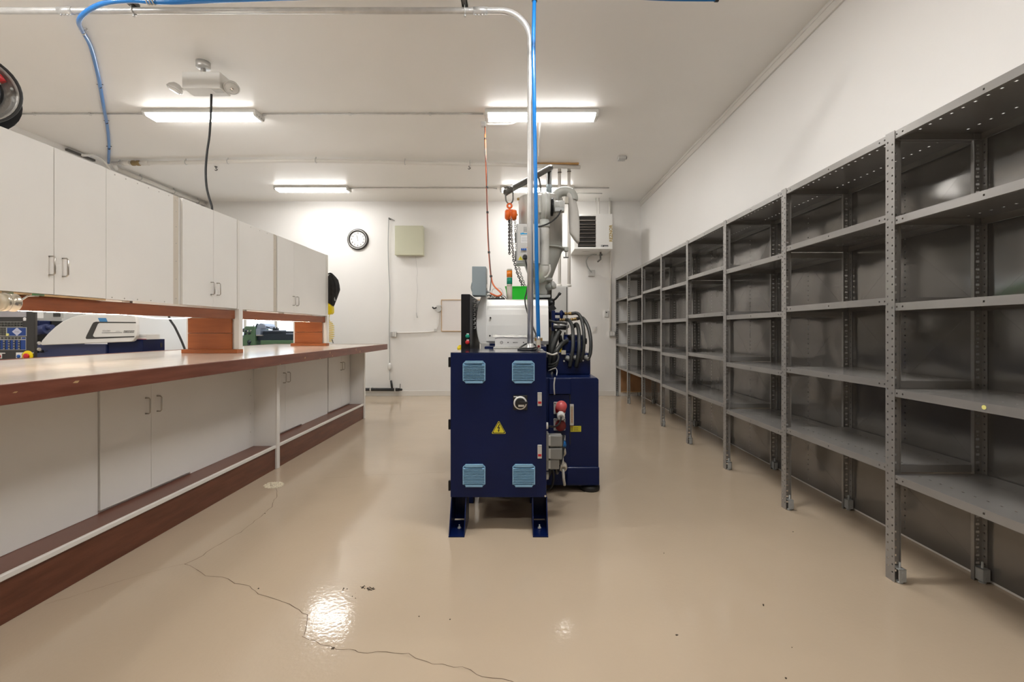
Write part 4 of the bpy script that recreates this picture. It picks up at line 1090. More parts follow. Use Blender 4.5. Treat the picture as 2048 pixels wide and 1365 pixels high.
MB().cyl((X(1054.5, KY), KY - .010, Z(496, KY)), (X(1054.5, KY), KY - .006, Z(496, KY)), .005, n=8).build('indicator', M['amber'], kb)
kx, kz = X(1041, KY), Z(517.5, KY)
w_ = MB().prism([(kx - .021, kz - .014), (kx + .021, kz - .014), (kx, kz + .024)], 'y', KY - .0068, KY - .006).build('warning_triangle', M['yprint'], kb)
MB().prism([(kx - .0015, kz - .002), (kx + .0015, kz - .002), (kx + .002, kz + .012), (kx - .002, kz + .012)], 'y', KY - .0074, KY - .0068).box(kx - .0015, kx + .0015, KY - .0074, KY - .0068, kz - .0075, kz - .0045).build('warning_mark', M['ink'], w_)
pg = MB().lathe([(.022, 0), (.022, .02), (.016, .036), (.010, .05), (0, .05)], P(1050, 514, KY - .004), (0, -1, -.5), 14).build('power_plug', M['black'], kb)
MB().tube(cr([P(1050.5, 519, KY - .045), P(1055, 540, KY - .05), P(1057, 560, KY - .1), P(1053, 585, KY - .2), P(1050, 598, KY - .25), P(1052, 615, KY - .30), P(1060, 640, KY - .45), P(1070, 665, KY - .62), P(1078, 686, KY - .72)], 6), .0065, 8).build('power_cord', M['rubber'], pg)
# blower with motor
BY = 4.32
bw = MB().lathe([(0, -.042), (.10, -.042), (.128, -.032), (.136, -.012), (.136, .012), (.128, .032), (.10, .042), (0, .042)], P(1091, 414, BY), (1, 0, 0), 32).build('blower_housing', M['grey_gl'], t)
MB().torus(P(1091, 414, BY), (1, 0, 0), .136, .007, 32, 6).build('housing_seam', M['grey_l'], bw)
MB().box(X(1077, BY), X(1083, BY), BY - .05, BY + .05, Z(428, BY), Z(397, BY)).build('blower_back', M['grey_gl'], bw, bevel=.006)
MB().cyl(P(1102, 414.5, BY), P(1106, 414.5, BY), .082, n=24).build('motor_flange', M['black_e'], bw)
mtr = MB().cyl(P(1106, 414, BY), P(1128, 414, BY), .056, n=20).build('blower_motor', M['grey_l'], bw)
for k_ in range(5):
    MB().torus(P(1108.5 + k_ * 3.6, 414, BY), (1, 0, 0), .057, .003, 20, 5).build('cooling_fin', M['grey_gl'], bw)
MB().box(X(1108, BY), X(1127, BY), BY - .075, BY - .03, Z(427, BY), Z(419, BY)).build('terminal_box', M['grey'], bw, bevel=.005)
MB().tube(cr([P(1122, 421, BY - .08), P(1116, 432, BY - .12), P(1104, 443, BY - .16), P(1090, 450, BY - .2), P(1072, 454.5, BY - .2), P(1064, 455, BY - .18)], 6), .007, 8).build('motor_cable', M['rubber'], bw)
# ribbed air duct down to the cone
DY = 4.30
dx = X(1089, DY)
prof = []
z_a, z_b = Z(532, DY), Z(455, DY)
nr = 26
for k_ in range(nr * 2 + 1):
    prof.append((.043 + (.0022 if k_ % 2 else -.0008), z_a + (z_b - z_a) * k_ / (nr * 2)))
du = MB().lathe(prof, (dx, DY, 0), (0, 0, 1), 22).build('ribbed_duct', M['wrap'], t)
MB().lathe([(.05, Z(456, DY)), (.05, Z(450, DY)), (.046, Z(447, DY)), (.042, Z(440, DY))], (dx, DY, 0), (0, 0, 1), 22).build('duct_collar', M['grey_gl'], du)
MB().tube(cr([(dx, DY, Z(532, DY)), (dx - .002, DY + .005, Z(541, DY)), (dx - .012, DY + .04, Z(549, DY)), (dx - .025, DY + .12, Z(552, DY)), (dx - .03, DY + .2, Z(552, DY))], 6), .046, 18).build('duct_elbow', M['wrap'], du)
MB().tube(cr([(dx + .043, DY, Z(530, DY)), (dx + .05, DY, Z(541, DY)), (dx + .03, DY, Z(551, DY)), (dx + .0, DY, Z(556, DY))], 6), .012, 8).build('wrap_fold', M['wrap'], du)
# exhaust elbow and dust bag
EY = 4.50
el = MB().tube(cr([P(1109, 402, EY), P(1112, 392, EY), P(1120, 385, EY), P(1131, 383, EY), P(1141, 386, EY), P(1146, 394, EY), P(1146, 401, EY)], 5), .047, 18).build('exhaust_elbow', M['grey_gl'], t)
MB().box(X(1129, EY), X(1136, EY), EY - .06, EY - .03, Z(410, EY), Z(397, EY)).build('tie', M['beige'], el)
bg_ = [(1132, 376, 4), (1133, 392, 7), (1139, 404, 9), (1145, 420, 12), (1147, 440, 14), (1147, 458, 15), (1148, 472, 14)]
def bagring(px, py, w, skew, k, n=20):
    out = []
    for q in range(n):
        a = 2 * PI * q / n
        rr = 1 + .13 * math.sin(3 * a + k * .4) + .07 * math.sin(5 * a + k)
        x = px + w * math.cos(a) * rr * .82
        out.append((X(x, EY), EY + .065 * (w / 15) * math.sin(a) * rr, Z(py + skew * math.cos(a), EY)))
    return out
mb = MB()
rings = [bagring(1131, 374, 3, 0, 0), bagring(1133, 381, 7, 0, 1), bagring(1139, 391, 10, 2, 2), bagring(1143, 402, 11, 3, 3), bagring(1146, 420, 12, 3, 4), bagring(1147.5, 440, 13, 4, 5), bagring(1148, 458, 13, 6, 6), bagring(1148, 474, 12.5, 9, 7), bagring(1149, 479, 9, 9, 8)]
n = 20
for i in range(len(rings) - 1):
    mb.add(rings[i] + rings[i + 1], [(q, (q + 1) % n, n + (q + 1) % n, n + q) for q in range(n)], True)
mb.add(rings[0], [tuple(range(n))]); mb.add(rings[-1], [tuple(range(n))])
mb.build('dust_bag', M['bag'], t)

# ---------------------------------------------------------------- jib arm and chain hoist
JY = 4.85
t = thing('jib_arm', 'dark steel pipe jib arm standing behind the hopper', 'hoist arm', P(1098, 590, JY))
px_ = X(1098, JY)
MB().cyl((px_, JY, 0.99), (px_, JY, Z(344, JY)), .029, n=18).build('post', M['jib'], t)
MB().cyl((px_, JY, Z(390, JY)), (px_, JY, Z(370, JY)), .031, n=18).build('post_sleeve', M['grey_b'], t)
A, B = Vector(P(1098, 337, JY - .03)), Vector(P(1012, 385, JY - .35))
MB().tube([A + (A - B).normalized() * .03, A, B, B + (B - A).normalized() * .01], .031, 18).build('arm', M['jib'], t)
MB().cyl((px_, JY - .035, Z(338.5, JY)), (px_, JY + .06, Z(338.5, JY)), .034, n=18).build('pivot', M['jib'], t)
MB().tube([P(1077, 353, JY - .06), P(1081, 372, JY - .05), P(1082, 392, JY - .02)], .009, 8).build('brace', M['jib'], t)
E = Vector(P(1018, 377, JY - .33))
MB().ell(E, (.042, .03, .026), 12, 7).cyl(E + Vector((.04, 0, .005)), E + Vector((-.05, 0, -.0)), .014, n=10).build('beam_clamp', M['jib'], t)
HYY = JY - .34
tr = thing('chain_hoist', 'orange chain hoist hanging from a steel loop on the jib arm', 'hoist', P(1020, 430, HYY))
MB().tube(cr([P(1012, 376, HYY), P(1011, 388, HYY), P(1012.5, 402, HYY), P(1019, 408, HYY), P(1025.5, 402, HYY), P(1026, 388, HYY), P(1026, 377, HYY)], 6), .007, 8).build('steel_loop', M['jib'], tr)
MB().torus(P(1019, 412, HYY), (0, 1, 0), .021, .0095, 20, 8).build('hook', M['orange'], tr)
MB().cyl(P(1019, 422, HYY), P(1019, 415, HYY), .010, n=10).build('hook_shank', M['orange'], tr)
hb = MB().lathe([(0, -.052), (.04, -.05), (.052, -.03), (.052, -.012), (.036, -.008), (.036, .008), (.052, .012), (.054, .035), (.046, .058), (0, .062)], P(1020.5, 430, HYY), (1, .15, 0), 24).build('hoist_body', M['orange'], tr)
MB().box(X(1012, HYY), X(1026, HYY), HYY - .03, HYY + .03, Z(440, HYY), Z(420, HYY)).build('side_plate', M['orange'], hb, bevel=.008)
MB().lathe([(.026, 0), (.026, .004), (0, .005)], P(1031.5, 428, HYY - .02), (.9, -.4, 0), 14).build('maker_badge', M['grey_l'], hb)
MB().cyl(P(1033, 430, HYY), P(1035.5, 430, HYY), .008, n=8).build('axle', M['brass'], hb)
def chain(mb, pts, step, a, r):
    pts = [Vector(p) for p in pts]
    d, q = 0.0, []
    seg = [(pts[i], pts[i + 1]) for i in range(len(pts) - 1)]
    nxt = 0.0
    for A, B in seg:
        L = (B - A).length
        while nxt <= d + L:
            q.append((A + (B - A) * ((nxt - d) / L), (B - A).normalized())); nxt += step
        d += L
    for i, (c, dr_) in enumerate(q):
        s = Vector((1, 0, 0)) if i % 2 else Vector((0, 1, 0))
        ring = []
        for k_ in range(9):
            an = 2 * PI * k_ / 8
            ring.append(c + dr_ * math.cos(an) * a + s * math.sin(an) * a * .62)
        mb.tube(ring, r, 5, False)
    return mb
chain(MB(), [P(1018.5, 440, HYY), P(1018.5, 475, HYY), P(1019, 509, HYY)], .017, .014, .0045).build('load_chain', M['chain'], tr, kind='stuff', weld=False)
chain(MB(), [P(1022, 440, HYY), P(1022.5, 470, HYY - .02), P(1027, 520, HYY - .08), P(1035, 548, HYY - .12), P(1045, 572, HYY - .15)], .022, .016, .004).build('hand_chain', M['chain'], tr, kind='stuff', weld=False)
chain(MB(), [P(1030, 440, HYY), P(1030.5, 470, HYY - .02), P(1034, 520, HYY - .08), P(1041, 548, HYY - .12), P(1050, 572, HYY - .15)], .022, .015, .0032).build('hand_chain', M['chain_l'], tr, kind='stuff', weld=False)
chain(MB(), [P(1022.5, 436, HYY - .03), P(1023, 470, HYY - .05), P(1027, 505, HYY - .08), P(1036, 535, HYY - .1)], .020, .013, .0028).build('hand_chain', M['chain_l'], tr, kind='stuff', weld=False)
# ---------------------------------------------------------------- conduit, hoses and cords
VY = 3.30
t = thing('overhead_conduit', 'thick galvanised conduit running overhead and bending down onto the blue electrical cabinet', 'conduit', (X(1060, VY), VY, 1.092))
vx = X(1060.5, VY); zc = Z(21.5, VY); Rb = 0.215
bend = [(vx - Rb + Rb * math.sin(a), VY, zc - Rb + Rb * math.cos(a)) for a in [PI / 2 * k / 12 for k in range(13)]]
MB().tube([(-5.9, VY, zc), (-3.0, VY, zc), (-1.5, VY, zc)] + bend + [(vx, VY, 2.0), (vx, VY, 1.13)], .0215, 16).build('pipe', M['galv'], t)
MB().lathe([(.030, 1.0925), (.030, 1.098), (.025, 1.102), (.025, 1.132), (.0225, 1.135)], (vx, VY, 0), (0, 0, 1), 18).build('base_connector', M['galv'], t)
for px in (132, 961):
    x = X(px, VY)
    cp = MB().cyl((x - .05, VY, zc), (x + .05, VY, zc), .0255, n=16).build('coupling', M['galv'], t)
    for k in (-.035, -.012, .012, .035):
        MB().cyl((x + k, VY, zc - .025), (x + k, VY, zc - .034), .005, n=8).build('set_screw', M['galv'], cp)
for px in (268, 930):
    x = X(px, VY)
    s_ = MB()
    s_.box(x - .02, x + .02, VY - .62, VY + .03, zc + .024, zc + .029).box(x - .02, x - .015, VY - .62, VY + .03, zc + .024, zc + .062).box(x + .015, x + .02, VY - .62, VY + .03, zc + .024, zc + .062)
    s_.build('strut_channel', M['jib'], t)
    MB().cyl((x, VY - .02, zc + .06), (x, VY - .02, H), .006, n=8).cyl((x, VY - .55, zc + .06), (x, VY - .55, H), .006, n=8).build('hanger_rod', M['galv'], t)
    MB().tube([(x, VY - .026, zc + .026), (x, VY - .026, zc), (x, VY - .018, zc - .02), (x, VY, zc - .027), (x, VY + .018, zc - .02), (x, VY + .026, zc), (x, VY + .026, zc + .026)], .004, 6).cyl((x, VY, zc - .027), (x, VY, zc - .042), .008, n=8).build('pipe_clamp', M['galv'], t)

HX = X(1076, 3.28)
t = thing('blue_air_hose', 'bright blue air hose dropping from overhead to a brass tee on the cabinet', 'hose', (HX, 3.28, 1.092))
MB().tube(cr([P(1069, -12, 3.24), P(1068, 30, 3.24), P(1067, 90, 3.24), P(1068, 180, 3.24), P(1070, 300, 3.25), P(1072, 420, 3.26), P(1073, 520, 3.27), P(1075, 600, 3.28), P(1077, 680, 3.29)], 6), .0140, 12).build('hose', M['bluehose'], t)
MB().lathe([(.019, 0), (.019, .03), (.014, .04)], P(1069, 3, 3.24), (0, 0, 1), 12).build('top_ferrule', M['jib'], t)
fx, fy = X(1077, 3.29), 3.29
tee = MB().cyl((fx, fy, 1.093), (fx, fy, 1.16), .017, n=12).cyl((fx, fy - .035, 1.117), (fx, fy + .01, 1.117), .016, n=12).build('tee_fitting', M['beige'], t, weld=False)
MB().cyl((fx, fy - .036, 1.117), (fx, fy - .030, 1.117), .009, n=10).build('open_port', M['red_d'], tee)
MB().cyl((fx, fy, 1.155), (fx, fy, 1.185), .016, n=6).build('hose_nut', M['galv'], t)
MB().cyl((fx, fy, 1.092), (fx, fy, 1.096), .030, n=16).build('washer', M['white_p'], t)
MB().bar((fx - .028, fy, 1.165), (fx + .028, fy, 1.165), .010, .022).build('valve_lever', M['brass'], t)

t = thing('blue_hose_run', 'long blue air hose looping under the conduit and clipped along the ceiling', 'hose', P(165, 60, 3.6))
pts = [P(1434, -3, 2.9), P(1400, -3, 2.9), P(1330, -4, 2.9), P(1230, -9, 2.92), P(1100, -16, 2.93), P(900, -13, 2.95), P(720, -9, 2.96), P(560, -4, 2.98), P(420, 1, 3.0), P(330, 4, 3.02), P(260, 1, 3.06), P(210, 6, 3.12), P(175, 22, 3.22), P(158, 42, 3.36), P(165, 62, 3.66), P(182, 95, 3.94), P(196, 150, 4.36), P(201, 178, 4.62), P(208, 218, 5.02), P(214, 250, 5.44), P(218, 290, 6.02), P(217, 326, 6.6)]
MB().tube(cr(pts, 8), .0155, 12).build('hose', M['bluehose'], t)
for i, (px, py, y) in enumerate(((166, 64, 3.68), (200, 172, 4.57), (213, 244, 5.36), (218, 296, 6.1))):
    A = Vector(P(px, py, y))
    MB().torus(A, (.3, 1, .3), .019, .005, 14, 6).box(A.x - .03, A.x + .03, A.y - .008, A.y + .008, A.z + .016, min(A.z + .03, H - .001)).build('hose_clip', M['galv'] if i == 0 else M['black'], t)
MB().cyl(P(1430, -3, 2.9), P(1437, -3, 2.9), .020, n=12).build('end_ferrule', M['black'], t)
for px in (296, 302, 308):
    A = Vector(P(px, 3, 3.02))
    MB().torus(A, (1, 0, 0), .0175, .004, 14, 6).build('wire_tie', M['beige'], t)

CY = 5.17
zc_ = H - 0.012
t = thing('ceiling_conduit', 'thin ceiling conduit joining the two lights of the middle row', 'conduit', (-1.6, CY, H))
MB().tube(cr([(X(30, 5.13), CY, zc_), (X(150, 5.13), CY, zc_), (X(270, 5.13), CY, zc_), (X(284, 5.13), CY + .01, zc_ - .004), (X(292, 5.13), CY + .015, zc_ - .012)], 4), .0085, 8).build('pipe', M['galv'], t)
MB().tube(cr([(X(520, 5.13), CY + .02, zc_ - .012), (X(527, 5.13), CY + .01, zc_ - .006), (X(540, 5.13), CY, zc_), (X(760, 5.13), CY, zc_), (X(966, 5.13), CY, zc_)], 4), .0085, 8).build('pipe', M['galv'], t)
for px in (68, 180, 700, 860):
    MB().box(X(px, CY) - .012, X(px, CY) + .012, CY - .012, CY + .012, zc_ - .010, H).build('strap', M['galv'], t)
CY2 = 7.86
t = thing('ceiling_conduit', 'thin ceiling conduit joining the two lights nearest the end wall', 'conduit', (-1.6, CY2, H))
MB().tube([(X(697, CY2), CY2, zc_ - .012), (X(712, CY2), CY2, zc_), (X(985, CY2), CY2, zc_), (X(994, CY2), CY2, zc_ - .01)], .0095, 8).build('pipe', M['galv'], t)
MB().tube([(X(1133, CY2), CY2, zc_), (X(1218, CY2), CY2, zc_)], .009, 8).build('pipe', M['galv'], t)
MB().tube([(X(1146, 8.05), 8.18, zc_), (X(1206, 8.1), 8.18, zc_)], .008, 8).build('pipe', M['galv'], t)

# pipe run with valve across the ceiling
t = thing('water_pipe', 'white painted pipe with a brass valve running across the ceiling', 'pipe', (-3.0, 6.75, H))
zp = H - 0.045
def cp(px, py, dz=.05):          # point dz below the ceiling
    y = F * (H - dz - EYE) / (661.0 - py)
    return (X(px, y), y, H - dz)
MB().tube([cp(226, 327), cp(330, 326), cp(480, 323), cp(600, 321.5), cp(760, 324), cp(980, 329), cp(1160, 335)], .027, 12).build('pipe', M['trim'], t)
A = cp(272, 326.5)
MB().lathe([(.03, -.06), (.038, -.05), (.038, -.02), (.030, 0), (.038, .02), (.038, .05), (.03, .06)], A, (1, 0, 0), 14).build('brass_valve', M['brass_d'], t)
MB().cyl((A[0] - .19, A[1], A[2]), (A[0] - .09, A[1], A[2]), .036, n=12).cyl((A[0] + .09, A[1], A[2]), (A[0] + .18, A[1], A[2]), .036, n=12).build('union', M['trim'], t)
for px, py in ((240, 327), (372, 325), (456, 323.5), (632, 321.5), (810, 325), (940, 328)):
    B = cp(px, py)
    MB().torus(B, (1, 0, 0), .031, .006, 14, 6).cyl((B[0], B[1], B[2] + .03), (B[0], B[1], H), .006, n=8).build('pipe_hook', M['galv'], t)
MB().tube([(-5.86, 6.78, H - .06), (-5.86, 8.70, H - .06)], .03, 12).build('side_pipe', M['trim'], t)
for y in (7.2, 7.9, 8.5):
    MB().torus((-5.86, y, H - .06), (0, 1, 0), .034, .007, 14, 6).cyl((-5.86, y, H - .03), (-5.86, y, H), .006, n=8).build('pipe_hook', M['galv'], t)
MB().tube([cp(226, 327), (-5.86, 6.78, H - .06)], .027, 10).build('elbow', M['trim'], t)

t = thing('wood_batten', 'narrow varnished wood batten fixed to the ceiling above the jib arm', 'batten', (X(1112, 6.74), 6.74, H))
MB().box(X(1060, 6.74), X(1157, 6.74), 6.70, 6.75, H - .02, H).build('board', mat('varnished_wood', (0.46, 0.25, 0.07), 0.4, var=.1, vscale=8), t)
PY = 6.97
for px, top, lab in ((1119, 345, 'white drop conduit entering the tall grey cabinet, the shorter clamp of two'), (1138, 343, 'white drop conduit entering the tall grey cabinet at its outer edge')):
    t = thing('drop_conduit', lab, 'conduit', (X(px, PY), PY, 1.88))
    MB().cyl((X(px, PY), PY, 1.885), (X(px, PY), PY, H), .024, n=12).build('pipe', M['trim'], t)
    MB().box(X(px, PY) - .028, X(px, PY) + .028, PY - .027, PY + .01, Z(top + 1.5, PY), Z(top, PY)).build('strap', M['jib'], t)
    MB().cyl((X(px, PY), PY, 1.883), (X(px, PY), PY, 1.92), .036, n=12).build('connector', M['trim'], t)
t = thing('tall_cabinet', 'tall pale grey cabinet behind the hydraulic hoses, white conduits on top', 'cabinet', (X(1113, 6.9), 7.05, 0))
MB().box(X(1070, 6.86), X(1136.5, 6.86), 6.875, 7.25, 0.06, 1.883).build('body', M['grey_l'], t, bevel=.006)
MB().box(X(1072, 6.86), X(1133, 6.86), 6.858, 6.873, 0.12, 1.868).build('door', M['grey_l'], t, bevel=.004)
MB().box(X(1133, 6.86), X(1134.2, 6.86), 6.868, 6.8752, 0.12, 1.868).build('door_gap', M['black'], t)
MB().box(X(1071, 6.86), X(1136, 6.86), 6.89, 7.24, 0.0, 0.06).build('plinth', M['grey'], t)
MB().box(X(1128, 6.86), X(1131, 6.86), 6.84, 6.858, 1.1, 1.2).build('handle', M['black'], t)

# box, orange cord
OY = 5.40
t = thing('ceiling_outlet_box', 'small metal outlet box on the ceiling, an orange cord hanging from it', 'outlet', P(968, 244, OY))
MB().box(X(962, OY), X(972, OY), OY - .03, OY + .03, H - .055, H).build('box', M['galv'], t, bevel=.004)
MB().tube(cr([(X(972, OY), OY, H - .02), (X(1000, OY), OY + .01, H - .018), (X(1024, OY), OY + .0, H - .016), (X(1034, OY), OY - .06, H - .014), (X(1038, OY), OY - .16, H - .014)], 5), .010, 8).build('conduit', M['trim'], t)
MB().tube([(X(1080, 5.3), 5.3, H - .01), (X(1076, 6.6), 6.6, H - .01)], .012, 6).build('surface_raceway', M['trim'], t)
t = thing('orange_cord', 'orange extension cord hanging from the ceiling box to the machine top', 'cord', P(975, 480, 4.8))
pts = [P(970, 248, OY), P(970, 262, OY), P(970.5, 276, 5.3), P(972, 330, 5.1), P(974, 400, 4.9), P(976, 470, 4.7), P(979, 520, 4.5), P(982.5, 556, 4.3), P(988, 572, 4.2), P(999, 583, 4.14), P(1003, 589, 4.12), P(995, 592.5, 4.12), P(985, 589, 4.1), P(978, 585, 4.1)]
MB().tube(cr(pts, 6), .0075, 8).build('cord', M['ocord'], t)
MB().tube(cr([P(970, 248, OY), P(969.5, 280, 5.3), P(971, 310, 5.15), P(974, 340, 5.05), P(974, 400, 4.88), P(977, 480, 4.65), P(981, 540, 4.35), P(982, 560, 4.25), P(980, 582, 4.15)], 6), .0045, 6).build('black_lead', M['rubber'], t)
for p in ((970.5, 278, 5.29), (974, 375, 4.97), (975, 425, 4.83), (978, 505, 4.55), (982, 553, 4.31)):
    MB().cyl(P(p[0], p[1] - 2, p[2]), P(p[0], p[1] + 2, p[2]), .012, n=8).build('tape', M['black'], t)

t = thing('junction_box', 'small galvanised junction box alone on the ceiling by the shelving', 'junction box', (X(1245, 6.45), 6.45, H))
MB().box(X(1237, 6.45), X(1252, 6.45), 6.42, 6.53, H - .045, H).build('box', M['galv'], t, bevel=.004)
MB().box(X(1252, 6.45), X(1253.5, 6.45), 6.44, 6.47, H - .04, H - .01).build('knockout', M['black'], t)
for px, py, lab in ((432, 336, 'small dark ceiling hook beyond the black hanging cord'), (938, 333, 'small dark ceiling hook beside the orange cord')):
    A = cp(px, py, .02)
    hk = thing('ceiling_hook', lab, 'hook', (A[0], A[1], H))
    MB().cyl((A[0], A[1], H), (A[0], A[1], H - .01), .02, n=10).tube(cr([(A[0], A[1], H - .01), (A[0], A[1], H - .03), (A[0] + .02, A[1], H - .045), (A[0], A[1], H - .06), (A[0] - .015, A[1], H - .05)], 4), .006, 6).build('hook', M['jib'], hk)

# emergency light with its black cord
t = thing('emergency_light', 'white twin head emergency light box hanging from the ceiling', 'emergency light', (-2.8, 4.16, H))
ex0, ex1 = X(363.5, 4.08), X(440, 4.08)
ez1, ez0 = Z(143, 4.08), Z(176, 4.08)
MB().box(ex0, ex1, 4.08, 4.235, ez0, ez1).build('battery_box', M['white_p'], t, bevel=.008, seg=3)
MB().box(X(423, 4.1), X(441, 4.1), 4.10, 4.16, ez0 - .003, ez0).build('test_label', M['grey_l'], t)
mx = X(408, 4.2)
MB().lathe([(.058, H - .0), (.058, H - .05), (.05, H - .058), (0, H - .058)], (mx, 4.19, 0), (0, 0, 1), 24).cyl((mx, 4.19, H - .05), (mx, 4.19, ez1), .02, n=12).build('ceiling_mount', M['galv'], t)
for px, py, dr_ in ((350, 178, (-.30, -.10, -.85)), (463.5, 175.5, (.25, -.45, -.75))):
    c_ = Vector(P(px, py, 4.14)); d = Vector(dr_).normalized()
    hd_ = MB().lathe([(0, -.05), (.03, -.046), (.055, -.022), (.064, 0), (.064, .006), (.06, .010)], c_, d, 24).build('lamp_head', M['white_p'], t)
    MB().lathe([(.060, .008), (.045, .018), (0, .022)], c_, d, 24).build('lens', M['clear'], hd_)
    MB().lathe([(.020, .012), (.018, .0225), (0, .0235)], c_, d, 14).build('bulb_mirror', M['chrome'], hd_)
    ex = ex0 if px < 400 else ex1
    MB().cyl((ex, 4.16, ez0 + .03), c_, .012, n=8).build('swivel', M['white_p'], hd_)
t = thing('black_power_cord', 'black cord hanging from the emergency light and trailing behind the wall cupboards', 'cord', (-2.76, 4.17, 2.2))
MB().tube(cr([P(423, 185, 4.19), P(422, 220, 4.19), P(419, 270, 4.19), P(414, 305, 4.19), P(411.5, 340, 4.19), P(413, 372, 4.19), P(418, 395, 4.19), P(424, 416, 4.19), (-2.78, 4.2, 2.235), (-2.86, 4.2, 2.213), (-2.945, 4.2, 2.205), (-2.97, 4.2, 2.15), (-3.0, 4.2, 1.8), (-3.10, 4.2, 1.5), P(338, 632, 4.25), P(350, 655, 4.25), P(362, 680, 4.25), P(371, 702, 4.25)], 6), .0095, 10).build('cord', M['rubber'], t)

# dark strut and pale cable on the far side above the cupboards
t = thing('wall_strut', 'dark metal strut and pale cable high on the side wall above the cupboards', 'strut', (-5.9, 6.3, 3.5))
MB().box(-5.948, -5.912, 6.10, 6.50, 3.592, 3.62).build('channel', M['jib'], t)
MB().tube(cr([(-5.75, 6.13, 3.54), (-5.75, 6.22, 3.575), (-5.75, 6.31, 3.605), (-5.75, 6.43, 3.59), (-5.75, 6.51, 3.535), (-5.75, 6.56, 3.46), (-5.80, 6.62, 3.36)], 6), .016, 8).build('cable', M['trim'], t)

# ---------------------------------------------------------------- far wall
W = YF
def wall_thing(name, label, cat, px, py): return thing(name, label, cat, (X(px, W), W, Z(py, W)))
t = wall_thing('wall_clock', 'round clock with a dark rim and white face, on the far wall', 'clock', 715, 479)
c = (X(715.3, W - .03), W, Z(479, W - .03))
MB().lathe([(.198, .0), (.200, .02), (.190, .042), (.176, .046), (.160, .040), (.150, .030), (.141, .026)], c, (0, -1, 0), 48).build('rim', M['clockrim'], t)
MB().lathe([(.176, .0465), (.172, .049), (.168, .0465)], c, (0, -1, 0), 48, False).build('rim_bead', M['galv'], t)
f_ = MB().cyl((c[0], W - .020, c[2]), (c[0], W - .027, c[2]), .146, n=48).build('face', M['dialw'], t)
mb = MB()
tilt = -0.20
for h in range(1, 13):
    a = PI / 2 - h * PI / 6 - tilt * 0
    text_mb(str(h), (c[0] + .115 * math.cos(a), W - .0275, c[2] + .115 * math.sin(a)), (1, 0, 0), (0, 0, 1), .040, mb, .0008)
for k in range(60):
    a = k * PI / 30; r0 = .136 if k % 5 else .130
    u_ = Vector((math.cos(a), 0, math.sin(a)))
    mb.bar(Vector(c) * 1 + Vector((0, -.0275, 0)) + u_ * r0, Vector(c) + Vector((0, -.0275, 0)) + u_ * .141, .002, .0006)
mb.build('numerals', M['ink'], f_, kind='stuff')
for ang, L, w in ((PI / 2 + .28, .105, .006), (PI / 2 + .16, .070, .008)):
    u_ = Vector((math.cos(ang), 0, math.sin(ang)))
    MB().bar(Vector(c) + Vector((0, -.030, 0)) - u_ * .03, Vector(c) + Vector((0, -.030, 0)) + u_ * L, w, .001).build('hand', M['ink'], f_)

t = wall_thing('access_panel', 'pale green square metal box on the far wall beside the clock', 'panel', 818, 482)
MB().box(X(791, 8.62), X(846.5, 8.62), 8.60, W, Z(511, 8.62), Z(453, 8.62)).build('box', M['pgreen'], t, bevel=.004)
MB().box(X(789.5, 8.58), X(846, 8.58), 8.575, 8.60, Z(510.5, 8.58), Z(451.5, 8.58)).build('cover', M['pgreen'], t, bevel=.006)
MB().tube(cr([(X(833, W), 8.66, Z(514, W)), (X(833.5, W), 8.69, Z(530, W)), (X(835.5, W), 8.70, Z(545, W)), (X(834, W), 8.70, Z(560, W)), (X(835.5, W), 8.70, Z(580, W)), (X(833.5, W), 8.70, Z(610, W)), (X(833, W), 8.70, Z(628, W))], 5), .0022, 6).build('thin_wire', M['grey_l'], t)
MB().tube(cr([(X(833, W), 8.70, Z(626, W)), (X(833.4, W), 8.70, Z(630, W)), (X(835, W), 8.695, Z(636, W))], 4), .008, 6).build('wire_plug', M['galv'], t)

t = wall_thing('hanging_cord', 'grey cord hanging down the far wall into the black drain pipe', 'cord', 780, 600)
MB().tube(cr([(X(790, W), W - .01, Z(442, W)), (X(780, W), 8.67, Z(438.5, W)), (X(778.5, W), 8.68, Z(450, W)), (X(777, W), 8.69, Z(490, W)), (X(778, W), 8.69, Z(535, W)), (X(780, W), 8.69, Z(570, W)), (X(780.5, W), 8.69, Z(600, W)), (X(779.5, W), 8.69, Z(650, W)), (X(780.5, W), 8.69, Z(726, W))], 6), .0065, 8).build('cord', M['grey'], t)
MB().lathe([(.012, .0), (.03, -.02), (.038, -.05), (.038, -.09), (.028, -.12), (.012, -.14)], (X(780.5, W), 8.68, Z(726, W)), (0, 0, 1), 12).build('inline_switch', M['white_p'], t)
MB().tube([(X(780.5, W), 8.68, Z(741, W)), (X(780.5, W), 8.68, Z(760, W))], .005, 6).build('lower_cord', M['grey'], t)
MB().cyl((X(780, W), W, Z(438.5, W)), (X(780, W), 8.66, Z(438.5, W)), .016, n=8).build('wall_hook', M['jib'], t)

t = wall_thing('drain_pipe', 'black pipe lying along the far wall baseboard with a short upright stub', 'pipe', 768, 779)
MB().cyl((X(640, 8.62), 8.63, Z(779, 8.62)), (X(798, 8.62), 8.63, Z(780, 8.62)), .029, n=14).build('pipe', M['rubber'], t)
MB().lathe([(.029, 0), (.022, .02), (.022, .05), (.010, .06)], (X(798, 8.62), 8.63, Z(780, 8.62)), (1, 0, 0), 12).build('end_fitting', M['black'], t)
MB().cyl((X(784, 8.62), 8.63, Z(778, 8.62)), (X(781, 8.62), 8.655, Z(762, 8.62)), .020, n=12).build('stub', M['rubber'], t)
MB().tube([(X(800, 8.62), 8.62, Z(778, 8.62)), (X(800.5, 8.62), 8.62, Z(768, 8.62))], .007, 8).build('valve_handle', M['jib'], t)
MB().cyl((X(741, 8.62) - .012, 8.63, Z(779, 8.62)), (X(741, 8.62) + .012, 8.63, Z(779, 8.62)), .033, n=14).build('band', M['white_p'], t)
